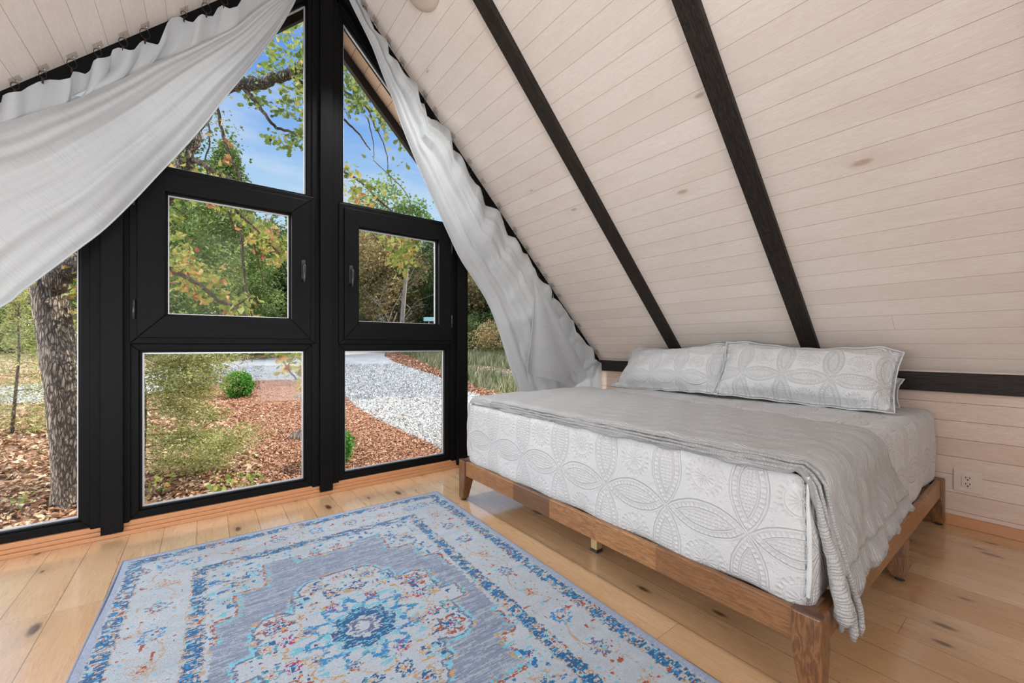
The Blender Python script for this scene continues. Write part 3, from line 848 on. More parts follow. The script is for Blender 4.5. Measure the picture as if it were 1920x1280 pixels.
# pinched corner pleats at the foot, where the cover is folded round the corner
MAT['plainquilt'] = plain('white_cotton_edge', (.62, .63, .64), .85, 0, .1)
for yy, sg in ((QY0, -1), (QY1, 1)):
    a = MB()
    def P(u, v, yy=yy, sg=sg):
        z = .305 + v * (.668 - .305)
        wv = .004 * math.sin(z * 46) + .006 * math.sin(z * 17 + 1)
        amp = .010 * math.sin(min(1, v * 1.15 + .12) * pi) + .010
        th = u * 2 * pi
        cx, cy = QX0 + .012, yy + sg * (-.012)
        dirx, diry = -.35, sg * .94
        return Vector((cx + dirx * (amp * (1 - math.cos(th)) / 2) + .008 * math.sin(th) + wv * .5, cy + diry * amp * (1 - math.cos(th)) / 2 - sg * .0 + wv * .3, z))
    a.grid(P, 14, 46, lambda u, v: (u * .05, v * .36)); child(a, 'corner_pleat', MAT['plainquilt'], mat_o)

# ---- sheet corner at the far side of the pillows
# ---- pillows
def pillow(label, c, w, h, t, lean, mat, group=None, flange=.035, seed=0, twist=0, pull=(0, 0)):
    """stands on its long lower edge; w along y, h up the slope, t thickness; lean from vertical towards +x"""
    root = empty('pillow', c, label, 'pillow', group)
    up = Vector((math.sin(lean), 0, math.cos(lean))); out = Vector((-math.cos(lean), 0, math.sin(lean))); side = Vector((0, -1, 0))
    Rm = Matrix.Rotation(twist, 3, up); side = Rm @ side; out = Rm @ out
    C = Vector(c)
    N1, N2 = 58, 34
    for sgn, nm in ((1, 'front_cover'), (-1, 'back_cover')):
        a = MB()
        def P(u, v):
            x = u * 2 - 1; y = v * 2 - 1
            ex = max(abs(x), 1e-6) ; ey = max(abs(y), 1e-6)
            body = max(0, 1 - (ex / .93) ** 3.2) * max(0, 1 - (ey / .88) ** 2.6)
            th = t * .5 * body ** .46
            sag = 1 + .25 * (-y) * (1 if body > 0 else 0)           # fuller at the bottom
            pinch = .030 * (1 - ex ** 2) * y * ey ** 2              # top and bottom edges bow in between corners
            pinx = .022 * (1 - ey ** 2) * x * ex ** 2
            fold = .010 * math.sin(6.5 * x + 3.0 * y + seed) * math.cos(2.7 * y - seed) + .006 * math.sin(13 * x - 5 * y + 2 * seed)
            droop = .040 * max(0, ex - .80) / .20 * max(0, y) * (0.6 + .4 * math.sin(seed + x))
            dent = -.045 * math.exp(-((x - .05 * math.sin(seed)) / .55) ** 2) * max(0, y - .55) / .45 * .55
            ed = .0022 * math.sin(17 * x + seed) * (ey > .9) + .002 * math.sin(14 * y + seed) * (ex > .9)
            q = C + side * (x * w / 2 - pinx) + up * (h / 2 + y * h / 2 - pinch * .6 - droop + dent + ed) + out * (sgn * (th * sag) + fold * body + ed)
            q += out * (pull[0] * max(0, -y) * max(0, x) ** 2 + pull[1] * max(0, -y) * max(0, -x) ** 2)
            return q
        a.grid(P, N1, N2, lambda u, v: (u * w + seed, v * h + seed * .37 + .05))
        p = child(a, nm, MAT[mat], root)
    a = MB(); per = []
    # piped hem round the flange
    for k in range(N1): per.append((k / (N1 - 1), 0))
    for k in range(1, N2): per.append((1, k / (N2 - 1)))
    for k in range(1, N1): per.append((1 - k / (N1 - 1), 1))
    for k in range(1, N2 - 1): per.append((0, 1 - k / (N2 - 1)))
    a.tube([P(u, v) for u, v in per], .004, 6, closed=True); child(a, 'hem', MAT['plainquilt'], root)
    return root
pillow('white embossed pillow sham nearest the wall socket, at the bed head', (3.03, 1.035, .676), .99, .46, .26, .50, 'sham', seed=.8, twist=.10, pull=(.10, .02))
pillow('white embossed pillow sham at the window end of the bed head', (3.03, 1.975, .676), .99, .45, .26, .52, 'sham', seed=2.3, twist=-.10, pull=(.02, .08))
pillow('plain white pillow behind the sham nearest the socket, only its corner showing', (3.25, 1.06, .700), 1.00, .24, .10, .70, 'plainquilt', seed=1.5)
pillow('plain white pillow behind the window end sham, low end showing', (3.27, 2.06, .700), .96, .30, .10, .60, 'plainquilt', seed=3.1)

# ---- grey throw: folded in three layers across the foot end, hanging down the near side
thr = empty('throw_blanket', (1.9, 1.4, .69), 'light grey crinkled throw folded across the foot end, hanging down the near side', 'blanket')
RC = .060
def path(t_):
    """arc from the far side over the top and down the near side: returns (y, z, normal_y, normal_z, s)"""
    Ltop = (2.445 - (QY0 + RC)); Larc = pi / 2 * RC; Ld = .40
    s = t_ * (Ltop + Larc + Ld)
    if s < Ltop: return 2.445 - s, QZ1 + .004, 0, 1, s
    if s < Ltop + Larc:
        a_ = (s - Ltop) / RC
        return QY0 + RC - math.sin(a_) * (RC + .004), QZ1 - RC + math.cos(a_) * (RC + .004), -math.sin(a_), math.cos(a_), s
    d = s - Ltop - Larc
    return QY0 - .004 - .052 * min(1, d / .33) ** 1.3, QZ1 - RC - d, -1, 0, s
def lerp_tab(tab, s):
    for (s0, v0), (s1, v1) in zip(tab, tab[1:]):
        if s <= s1: k = (s - s0) / (s1 - s0); k = max(0, k); return v0 + (v1 - v0) * k
    return tab[-1][1]
S_END = (2.445 - (QY0 + RC)) + pi / 2 * RC + .40
XIN = [(0, 2.62), (.55, 2.52), (1.1, 2.42), (1.55, 2.36), (1.94, 2.25), (2.03, 2.22), (2.20, 2.36), (S_END, 2.45)]
XFR = [(0, 1.470), (.9, 1.450), (1.7, 1.440), (1.94, 1.446), (2.05, 1.462), (S_END, 1.515)]
def throw_layer(name, lift, fwd, end, nprof=90, thick=.0075, ph=0.0, xin_off=0.0):
    a = MB()
    def P(u, v):
        # profile runs along x on the outside, round the folded front hem, and back inside
        s_t = v
        y, z, ny, nz_, s = path(s_t * end)
        xi = lerp_tab(XIN, s) + xin_off; xf = lerp_tab(XFR, s) + fwd
        uu = u
        if uu < .90: x = xi + (xf + .006 - xi) * (uu / .90); off = thick
        else:
            a_ = (uu - .90) / .10 * pi
            x = xf + .006 - math.sin(a_) * .008; off = thick * math.cos(a_)
        hang = max(0.0, s - 2.02) / .4
        k = (x - xf)
        ripple = .0010 * math.sin(x * 55 + ph + s * 1.4) + hang * (.006 * math.sin(x * 27 + .3 * ph) + .004 * math.sin(x * 61 + .5 * ph))
        wr = .0022 * math.sin(s * 24 + x * 13 + ph) + .0016 * math.sin(s * 51 - x * 29)
        # over the front edge the throw dips a little with the rounded mattress edge
        dip = -.018 * max(0, 1 - k / .05) ** 2 if s < 1.95 else 0
        o_ = off + lift + ripple + wr
        zz = z + nz_ * o_ + dip * nz_
        # ragged lower hem: longer towards the front corner
        if hang > 0:
            e_ = min(1, hang)
            zz += e_ ** 3 * (.013 * math.sin(x * 21 + 2 + .4 * ph) + .007 * math.sin(x * 57)) * .9 + e_ ** 2 * (.12 * min(1, k / .95) - .055 * max(0, 1 - k / .16))
        xx = x + wr * 1.5 + .006 * math.sin(s * 9 + ph)
        return Vector((xx, y + ny * o_, zz))
    a.grid(P, nprof, 150, lambda u, v: (lerp_tab(XIN, v * end * 2.4) * .3 + u * 1.0, v * S_END * end))
    o = child(a, name, MAT['throw'], thr)
    sd = o.modifiers.new('thickness', 'SOLIDIFY'); sd.thickness = .005; sd.offset = -1
    return o
throw_layer('lower_fold', .002, -.006, .985, ph=0.0)
throw_layer('middle_fold', .011, .004, .97, ph=1.3, xin_off=-.006)
throw_layer('upper_fold', .020, .022, .93, ph=2.9, xin_off=-.012)
# the rolled front hems of the three folds, running over the corner and down to the hanging tips
for k, (dx, lift, tipx, tipz, r1) in enumerate(((-.004, .004, 1.510, .235, .026), (.006, .014, 1.566, .170, .0125), (.020, .024, 1.600, .180, .0115))):
    a = MB(); pts = []; rad_ = []; n = 90
    for j in range(n):
        s_ = .25 + (S_END - .25) * j / (n - 1)
        y, z, ny, nz_, s_ = path(s_ / S_END)
        x = lerp_tab(XFR, s_) + dx; off = lift + .004 + .0012 * math.sin(s_ * 37 + k)
        h_ = max(0.0, (s_ - 2.02) / (S_END - 2.02))
        x += (tipx - x) * h_ ** 1.2
        zz = z + nz_ * off
        if h_ > 0: zz += (tipz - (QZ1 - RC - .40)) * h_ * .98
        dip = -.012 if s_ < 1.95 else 0
        pts.append((x + .0025 * math.sin(s_ * 29 + 2 * k), y + ny * off, zz + dip * nz_))
        rad_.append((.0048 + (r1 - .0048) * h_ ** .8) * (1 + .10 * math.sin(j * 2.3)) * (1 if j < n - 1 else .55))
    a.tube(pts, rad_, 12)
    child(a, 'rolled_hem', MAT['throw'], thr)

# ================================================================== RUG
RW, RL = 1.66, 2.30
def vnoise(x, y, seed):
    """cheap value noise on numpy arrays"""
    r = np.random.default_rng(seed); T = r.random((64, 64))
    xi = np.floor(x).astype(int); yi = np.floor(y).astype(int); fx = x - xi; fy = y - yi
    fx = fx * fx * (3 - 2 * fx); fy = fy * fy * (3 - 2 * fy)
    g = lambda a, b: T[a % 64, b % 64]
    return (g(xi, yi) * (1 - fx) + g(xi + 1, yi) * fx) * (1 - fy) + (g(xi, yi + 1) * (1 - fx) + g(xi + 1, yi + 1) * fx) * fy
def rug_colors(U, V):
    cx, cy = RW / 2, RL / 2 + .0
    sh = lambda c: np.array(c)
    CREAM = sh((.36, .405, .46)); FIELD = sh((.185, .225, .315)); NAVY = sh((.008, .085, .22)); BLUE = sh((.02, .19, .42))
    SKY = sh((.13, .40, .52)); TEAL = sh((.04, .25, .33)); RUST = sh((.28, .065, .03)); GOLD = sh((.46, .26, .10)); TAN = sh((.36, .27, .19))
    PLUM = sh((.10, .03, .13)); MAG = sh((.30, .02, .13)); SLATE = sh((.10, .12, .22)); EDGE = sh((.27, .32, .43))
    # woven distortion so that every motif edge is ragged in the direction of the weft
    wx = (vnoise(U * 30, V * 95, 1) - .5) * .017 + (vnoise(U * 90, V * 230, 2) - .5) * .009
    wy = (vnoise(U * 60, V * 120, 3) - .5) * .008
    u = U + wx; v = V + wy
    n1 = vnoise(U * 26, V * 110, 4); n2 = vnoise(U * 75, V * 210, 5); n3 = vnoise(U * 8, V * 26, 6)
    wear = .55 * n1 + .45 * n2
    du = np.abs(u - cx); dv = np.abs(v - cy)
    e = np.minimum(np.minimum(u, RW - u), np.minimum(v, RL - v))
    eU = np.minimum(U, RW - U); eV = np.minimum(V, RL - V); ee = np.minimum(eU, eV)
    C = np.empty(U.shape + (3,)); C[:] = CREAM * (.92 + .16 * n3[..., None])
    def put(mask, col): C[mask] = col
    # ---- field
    ffield = (du < .470) & (dv < .720)
    cut = (du > .27) & (dv > .505); cut |= (du > .385) & (dv > .34); cut |= (du > .455) & (dv > .20) ; cut |= (du < .13) & (dv > .66)
    cutd = ((du > .25) & (dv > .485)) | ((du > .365) & (dv > .32)) | ((du > .435) & (dv > .185)) | ((du < .15) & (dv > .64))
    gray = ffield & ~cut
    put(gray, FIELD)
    streak = vnoise(U * 12, V * 190, 8) * .6 + vnoise(U * 40, V * 260, 9) * .4
    C[gray & (streak > .60)] = FIELD * 1.28 + .02
    C[gray & (streak > .70)] = CREAM * .82
    C[gray & (streak < .30)] = FIELD * .80
    outer = ffield & ~cut & cutd & (n1 > .38)
    put(outer & (n2 > .42), SKY); put(outer & (n2 < .30), GOLD)
    # red brown outline of the corner pieces
    cute = ((du > .262) & (dv > .497)) | ((du > .377) & (dv > .332)) | ((du > .447) & (dv > .195)) | ((du < .138) & (dv > .652))
    put(ffield & cut & ~(((du > .282) & (dv > .517)) | ((du > .397) & (dv > .352)) | ((du > .467) & (dv > .21)) | ((du < .118) & (dv > .672))) & (n2 > .35), RUST)
    # ---- medallion outline: stepped lozenge
    def inside_med(g):
        m_ = (du < .07 + g) & (dv < .440 + g)
        m_ |= (du < .135 + g) & (dv < .375 + g); m_ |= (du < .200 + g) & (dv < .330 + g)
        m_ |= (du < .275 + g) & (dv < .225 + g); m_ |= (du < .335 + g) & (dv < .130 + g); m_ |= (du < .40 + g) & (dv < .05 + g)
        m_ |= (np.hypot(du - .10, dv - .36) < .065 + g); m_ |= (np.hypot(du - .27, dv - .18) < .075 + g)
        return m_
    halo = inside_med(.018) & ~inside_med(.006) & gray
    put(halo & (n1 > .45), SKY * 1.1); put(halo & (n1 < .33), GOLD)
    put(inside_med(.006) & ~inside_med(-.004) & (n2 > .25), SLATE)
    med = inside_med(-.004)
    C[med] = CREAM * 1.04
    # scattered small flowers and leaves everywhere on the cream
    def flower(fx, fy, r, c_out, c_mid, c_in, mask, petals=8, ragged=.30):
        d = np.hypot(u - fx, v - fy); th = np.arctan2(v - fy, u - fx)
        rr = r * (1 + ragged * np.cos(petals * th)) + (wear - .5) * r * .9
        put(mask & (d < rr) & (d > rr * .70), c_out)
        put(mask & (d < rr * .48) & (d > rr * .26) & (n2 > .35), c_mid)
        put(mask & (d < rr * .18), c_in)
    allm = np.ones(U.shape, bool)
    # medallion rosette, concentric
    d = np.hypot(u - cx, (v - cy)); th = np.arctan2(v - cy, u - cx)
    rj = d + (wear - .5) * .035
    lob = rj / (1 + .10 * np.cos(8 * th))
    lob2 = rj / (1 + .16 * np.cos(12 * th + .5))
    put(med & (lob < .245) & (lob > .236) & (n2 > .3), GOLD * .9)
    put(med & (lob < .225) & (lob > .195) & (n1 > .55), SKY)
    put(med & (lob2 < .185) & (lob2 > .150) & (n1 > .42), BLUE); put(med & (lob2 < .175) & (lob2 > .158) & (n1 < .40), TEAL)
    put(med & (lob < .135) & (lob > .118) & (n2 > .3), SKY)
    put(med & (lob < .112) & (lob > .058), NAVY); put(med & (lob < .100) & (lob > .085) & (n2 > .5), SKY)
    put(med & (lob < .045) & (lob > .028), SLATE)
    for k in range(8):
        a_ = 2 * pi * k / 8 + .39
        flower(cx + .20 * math.cos(a_), cy + .20 * math.sin(a_), .022, (GOLD, MAG, RUST, GOLD)[k % 4], NAVY, MAG, med, 5)
    for sx in (-1, 1):
        for sy in (-1, 1):
            for (ax_, ay_, r_, c1, c2, c3) in ((.10, .36, .042, TAN, NAVY, RUST), (.27, .18, .048, RUST, NAVY, MAG), (.19, .28, .036, SKY, BLUE, PLUM),
                                               (.055, .285, .030, NAVY, GOLD, RUST), (.31, .07, .032, TEAL, GOLD, MAG), (.245, .075, .024, MAG, SKY, NAVY),
                                               (.14, .245, .018, GOLD, RUST, NAVY), (.02, .395, .020, TAN, MAG, GOLD)):
                flower(cx + sx * ax_, cy + sy * ay_, r_, c1, c2, c3, med, 6, .22)
            # corner pieces
            for (ax_, ay_, r_, c1, c2, c3) in ((.385, .60, .045, TAN, NAVY, GOLD), (.32, .655, .030, NAVY, SKY, RUST), (.425, .47, .028, SKY, PLUM, RUST), (.46, .665, .024, BLUE, GOLD, RUST), (.05, .70, .026, RUST, NAVY, GOLD)):
                flower(cx + sx * ax_, cy + sy * ay_, r_, c1, c2, c3, ~gray & (du < .49) & (dv < .74), 6)
    # ---- borders
    b2 = (e > .287) & (e < .340); b1 = (e > .034) & (e < .085); bd = (e >= .085) & (e <= .287)
    def band(mask, seed):
        q = vnoise(U * 42, V * 64, seed); q2 = vnoise(U * 80, V * 150, seed + 1)
        put(mask & (q > .36), NAVY); put(mask & (q > .42) & (q2 > .66), BLUE); put(mask & (q > .30) & (q <= .36), SKY)
        put(mask & (q2 < .17), CREAM); put(mask & (q2 > .17) & (q2 < .25), GOLD * .9)
        put(mask & (q < .20) & (q2 > .5), RUST)
    band(b2, 20); band(b1, 30)
    for lo_, hi_ in ((.281, .287), (.340, .346), (.085, .089), (.030, .034)):
        put((e > lo_) & (e < hi_) & (n2 > .40), TAN)
    # rosettes and scrolls between the bands, symmetric about both axes
    mids = .186
    per = []
    for k in range(-4, 5): per.append((cx + k * .185, mids)); per.append((cx + k * .185, RL - mids))
    for k in range(-5, 6):
        per.append((mids, cy + k * .196)); per.append((RW - mids, cy + k * .196))
    for i, (fx, fy) in enumerate(per):
        kind = (int(round(abs(fx - cx) / .185)) + int(round(abs(fy - cy) / .196))) % 3
        c1, c2, c3 = ((SLATE, SKY, PLUM), (TAN, RUST, GOLD), (BLUE, CREAM, NAVY))[kind]
        flower(fx, fy, (.034, .030, .038)[kind], c1, c2, c3, bd, 9, .16)
    s_ = np.where(eU < eV, V, U); w_ = ee - mids
    vine = .045 * np.sin(s_ * 2 * pi / .39)
    put(bd & (np.abs(w_ - vine) < .0045) & (n2 > .42), TAN)
    vine2 = .062 * np.sin(s_ * 2 * pi / .13 + 1)
    put(bd & (np.abs(w_ - vine2) < .004) & (n1 > .58), np.array((.46, .30, .20)))
    sp = vnoise(U * 55, V * 62, 41); sp2 = vnoise(U * 50, V * 70, 42)
    put(bd & (sp > .89), RUST); put(bd & (sp2 > .90), SKY); put(bd & (sp2 < .08), TAN)
    put(med & (sp > .84) & (lob > .25), NAVY); put(med & (sp2 > .88) & (lob > .25), GOLD); put(med & (sp < .10) & (lob > .25), TEAL); put(med & (sp2 < .07), PLUM)
    cp = ~gray & ~med & (e > .346); put(cp & (sp > .80), NAVY * 1.4); put(cp & (sp2 > .82), SKY); put(cp & (sp2 < .12), TAN)
    # worn threads: cream weft showing through everywhere, and the plain overcast edge
    th_ = vnoise(U * 18, V * 300, 50) * .5 + vnoise(U * 110, V * 330, 51) * .5
    m_ = (th_ > .68) & (e > .034); C[m_] = C[m_] * .35 + CREAM * .65
    edge = ee < .030; C[edge] = EDGE * (.9 + .25 * n2[edge][..., None])
    C *= (.90 + .20 * vnoise(U * 240, V * 300, 52))[..., None]
    return np.clip(C, 0, 1)
NU, NV = 415, 575
us = np.linspace(0, RW, NU); vs = np.linspace(0, RL, NV)
uc = (us[:-1] + us[1:]) / 2; vc = (vs[:-1] + vs[1:]) / 2
Uc, Vc = np.meshgrid(uc, vc)
colr = rug_colors(Uc, Vc)
Ug, Vg = np.meshgrid(us, vs)
eg = np.minimum(np.minimum(Ug, RW - Ug), np.minimum(Vg, RL - Vg))
RT = .0095
zz = RT * np.minimum(1, .25 + eg / .006) + (rng.random(Ug.shape) - .5) * .0009 + (vnoise(Ug * 6, Vg * 5, 60) - .5) * .002
zz = np.maximum(zz, .002)
th = math.radians(-1.5)
rx0, ry0 = -.322, 2.737
ex = np.array([math.cos(th), math.sin(th)]); ey = np.array([math.sin(th), -math.cos(th)])
wob = .004 * np.sin(Vg * 5.0) * (Ug < .02)
V3 = np.stack([rx0 + (Ug + wob) * ex[0] + Vg * ey[0], ry0 + Ug * ex[1] + Vg * ey[1], zz], -1).reshape(-1, 3)
ii, jj = np.meshgrid(np.arange(NU - 1), np.arange(NV - 1))
b_ = (jj * NU + ii).ravel()
F = np.stack([b_, b_ + NU, b_ + NU + 1, b_ + 1], -1)
rug_c = (rx0 + ex[0] * RW / 2 + ey[0] * RL / 2, ry0 + ex[1] * RW / 2 + ey[1] * RL / 2, 0)
rug = empty('area_rug', rug_c, 'faded blue, cream and navy oriental rug with a central medallion lying on the pine floor', 'rug')
t = NT('rug_pile')
at = t.n('ShaderNodeAttribute'); at.attribute_name = 'pile'
nz_ = t.noise(t.obj(), 420, 2)
MAT['rug'] = t.done(t.bsdf(at.outputs['Color'], .95, t.bump(nz_, .003, .8), 0, .05, Sheen_Weight=.2))
pile = np_mesh('pile', V3, F, MAT['rug'], rug)
ca = pile.data.attributes.new('pile', 'FLOAT_COLOR', 'FACE')
ca.data.foreach_set('color', np.concatenate([colr.reshape(-1, 3), np.ones((colr.shape[0] * colr.shape[1], 1))], 1).astype(np.float32).ravel())
a = MB()
def RP(u, v, z): return Vector((rx0 + u * ex[0] + v * ey[0], ry0 + u * ex[1] + v * ey[1], z))
per = [RP(x, 0, .0055) for x in np.linspace(0, RW, 60)] + [RP(RW, y, .0055) for y in np.linspace(0, RL, 80)[1:]] + \
      [RP(x, RL, .0055) for x in np.linspace(RW, 0, 60)[1:]] + [RP(0, y, .0055) for y in np.linspace(RL, 0, 80)[1:-1]]
a.tube(per, .0052, 8, closed=True); child(a, 'bound_edge', plain('grey_blue_binding', (.20, .23, .31), .9, 0, .1, .2, 60), rug)

# ================================================================== CURTAINS
def interp(pts, t_):
    """arc-length interpolation of a polyline of 2d or 3d points, smoothed"""
    P = [np.array(p, float) for p in pts]
    d = [0.0]
    for p, q in zip(P, P[1:]): d.append(d[-1] + float(np.linalg.norm(q - p)))
    s = t_ * d[-1]
    for i in range(len(P) - 1):
        if s <= d[i + 1] or i == len(P) - 2:
            k = (s - d[i]) / max(1e-9, d[i + 1] - d[i])
            p0 = P[i - 1] if i else P[i] * 2 - P[i + 1]; p3 = P[i + 2] if i + 2 < len(P) else P[i + 1] * 2 - P[i]
            p1, p2 = P[i], P[i + 1]
            return .5 * ((2 * p1) + (p2 - p0) * k + (2 * p0 - 5 * p1 + 4 * p2 - p3) * k * k + (3 * p1 - p0 - 3 * p2 + p3) * k ** 3)
def lininterp(pts, t_):
    P = [np.array(p, float) for p in pts]; n = len(P) - 1
    s = t_ * n; i = min(n - 1, int(s)); k = s - i
    return P[i] * (1 - k) + P[i + 1] * k
YC = 3.03                       # hanging plane, just inside the battens
W3 = lambda px, py, y=YC: tuple(PY(px, py, y))
# --- left curtain, swept down to the left and held out of view
lc = empty('sheer_curtain', W3(300, 200), 'white linen curtain on the left roof slope, swept down across the left windows', 'curtain')
lead = [W3(556, -6), W3(545, 18), W3(520, 60), W3(490, 100), W3(452, 148), W3(425, 180), W3(385, 232), W3(345, 278), W3(300, 325), W3(250, 378), W3(195, 431), W3(140, 473), W3(80, 518), W3(40, 548), W3(0, 577), (-.98, YC, 1.13), (-1.25, YC, .97), (-1.55, YC, .86), (-1.80, YC, .79), (-2.02, YC, .76)]
upper = [W3(548, -10), W3(515, -2), W3(478, 22), W3(440, 52), W3(400, 72), W3(345, 97), W3(290, 120), W3(240, 146), W3(185, 172), W3(130, 195), W3(70, 214), W3(0, 236), (-1.05, YC, 1.93), (-1.30, YC, 1.50), (-1.58, YC, 1.12), (-1.82, YC, .88), (-2.02, YC, .80)]
a = MB()
def P(u, v):
    A = interp(upper, v); B = interp(lead, v)
    q = A + (B - A) * u
    bulge = .16 * math.sin(pi * min(1, u * 1.02)) ** .8 * math.sin(pi * min(1, v * 1.05)) ** .6
    spread = 1.0
    f = .016 * math.sin(u * 15 + 1.2 + 1.5 * v) * math.sin(pi * u) + .007 * math.sin(u * 34 + 3 * v) + .004 * math.sin(u * 60 - 9 * v)
    f += .012 * math.exp(-((u - .06) / .05) ** 2) + .010 * math.exp(-((u - .97) / .03) ** 2)
    y = YC - .012 - bulge - f * (.4 + v)
    # keep the outline where it hangs while the belly comes into the room
    d = q - O; k = y / d[1] if False else 1
    return Vector((q[0], y, q[2])) if u in (0, 1) else Vector((q[0] + (q[0]) * (y / YC - 1) * .5, y, q[2] + (q[2] - CAM_H) * (y / YC - 1) * .5))
a.grid(P, 70, 130, lambda u, v: (u * 1.25, v * 2.9))
o = child(a, 'swept_panel', MAT['sheer'], lc)
# the narrow rolled hem along its leading edge
a = MB(); a.tube([Vector(interp(lead, k / 80)) + Vector((0, -.014, 0)) for k in range(81)], .005, 6); child(a, 'leading_hem', MAT['sheer2'], lc)
# --- pleated header of the left curtain, hanging from the clips
top = [(-60, 216), (-30, 205), (2, 192), (5, 179), (15, 174), (28, 172), (40, 171), (52, 163), (72, 153), (92, 149), (112, 150), (132, 146), (137, 134), (148, 135), (160, 139), (169, 132), (175, 114), (183, 109), (196, 108), (207, 105), (211, 93), (222, 89), (232, 91), (243, 94), (252, 93), (262, 80), (268, 76), (280, 80), (297, 84), (306, 62), (314, 42), (322, 33), (338, 31), (350, 39), (362, 42), (372, 30), (379, 26), (388, 30), (400, 30), (408, 15), (416, 10), (430, 16), (445, 12), (455, -4), (480, -18), (520, -40)]
a = MB()
NP_ = len(top)
def P(u, v):
    s = u * (NP_ - 1); i = min(NP_ - 2, int(s)); k = s - i
    k = k * k * (3 - 2 * k) if False else k
    px = top[i][0] * (1 - k) + top[i + 1][0] * k; py = top[i][1] * (1 - k) + top[i + 1][1] * k
    y = 3.065 + .022 * math.sin(u * 46) * (1 - .3 * v)
    T = PY(px, py, y)
    dz = -(.42 + .10 * math.sin(u * 9)) * v
    dx = -.16 * v * v + .010 * math.sin(u * 46 + 1.3) * v
    return Vector((T[0] + dx, y - .01 * v + .012 * math.sin(u * 70 + v * 4) * v, T[2] + dz))
a.grid(P, 180, 24, lambda u, v: (u * 1.6, v * .5)); child(a, 'pleated_header', MAT['sheer2'], lc)

# --- right curtain
rc = empty('sheer_curtain', W3(900, 450), 'white linen curtain on the right roof slope, falling behind the bed', 'curtain')
leadR = [W3(648, -14), W3(658, 10), W3(676, 46), W3(698, 92), W3(716, 140), W3(736, 190), W3(752, 236), W3(768, 277), W3(790, 330), W3(815, 385), W3(838, 436), W3(862, 486), W3(888, 526), W3(912, 566), W3(928, 604), W3(938, 634), W3(951, 676), W3(964, 712), W3(974, 745), W3(984, 790)]
topR = [(672, -14), (679, 14), (689, 28), (697, 50), (703, 62), (712, 66), (722, 74), (726, 86), (728, 101), (737, 106), (742, 114), (748, 125), (756, 132), (766, 144), (778, 156), (783, 172), (789, 191), (795, 194), (798, 220), (806, 224), (818, 223), (829, 234), (840, 246), (846, 264), (850, 279), (856, 286), (862, 294), (871, 306), (881, 327), (890, 345), (897, 352), (905, 368), (910, 384), (924, 390), (934, 396), (944, 415), (952, 440), (964, 446), (974, 462), (981, 472), (989, 476), (996, 498), (1003, 506), (1010, 517), (1020, 530), (1028, 535), (1035, 546), (1038, 556), (1048, 565), (1054, 577), (1068, 594), (1078, 602), (1079, 622), (1090, 634), (1100, 644), (1111, 652), (1113, 672), (1120, 677), (1131, 681)]
a = MB(); NR = len(topR)
def PR(u, v):
    """v runs down the slope, u from the swept leading edge to the clipped edge"""
    A = interp(leadR, v)
    s = v * (NR - 1); i = min(NR - 2, int(s)); k = s - i
    px = topR[i][0] * (1 - k) + topR[i + 1][0] * k; py = topR[i][1] * (1 - k) + topR[i + 1][1] * k
    yT = 3.055 + .020 * math.sin(v * 95)
    B = PY(px, py, yT)
    q = A + (B - A) * u
    sag = -.10 * math.sin(pi * u) * math.sin(pi * v)
    f = .020 * math.sin(u * 11 + 2.5 * v) + .012 * math.sin(u * 23 + 5 * v + 1) + .006 * math.sin(u * 47 - 6 * v)
    f2 = .020 * math.sin(v * 95) * max(0, u - .45) / .55
    mid = math.sin(pi * min(1, u)) ** .5
    y = YC - .015 - .10 * mid * math.sin(pi * min(1, v * 1.1)) - f * mid + f2 * .8 + (yT - YC + .015) * u ** 2
    return Vector((q[0], y, q[2] + sag * .35))
a.grid(PR, 80, 420, lambda u, v: (u * .9, v * 4.0)); child(a, 'swept_panel', MAT['sheer'], rc)
a = MB(); a.tube([Vector(PR(0, k / 120)) for k in range(121)], .004, 6); child(a, 'leading_hem', MAT['sheer2'], rc)
# lower panels: pleats hanging straight to behind the bed
a = MB()
def P(u, v):
    s = (.80 + .20 * u) * (NR - 1); i = min(NR - 2, int(s)); k = s - i
    px = topR[i][0] * (1 - k) + topR[i + 1][0] * k; py = topR[i][1] * (1 - k) + topR[i + 1][1] * k
    T = PY(px, py, 3.035)
    y = 3.035 + .022 * math.sin(u * 22)
    zb = .42
    return Vector((T[0] + .012 * math.sin(u * 22 + 1) - .02 * v + .045 * math.sin(v * 6.0) * max(0, u - .9) * -2, y - .03 * v * math.sin(u * 22 + .4), T[2] + (zb - T[2]) * v))
a.grid(P, 90, 40, lambda u, v: (u * .9, v * .9)); child(a, 'straight_pleats', MAT['sheer2'], rc)
a = MB()
def P(u, v):
    A = interp([W3(930, 610), W3(946, 660), W3(962, 705), W3(975, 748), W3(992, 800)], v)
    B = interp([W3(1040, 560), W3(1050, 620), W3(1065, 680), W3(1075, 745), W3(1085, 800)], v)
    q = A + (B - A) * u
    y = YC + .004 - .030 * math.sin(u * 8 + v * 2.2) - .016 * math.sin(u * 17 + 1 + v * 4)
    return Vector((q[0], y, q[2]))
a.grid(P, 60, 40, lambda u, v: (u * .6, v * .6)); child(a, 'lower_panel', MAT['sheer2'], rc)
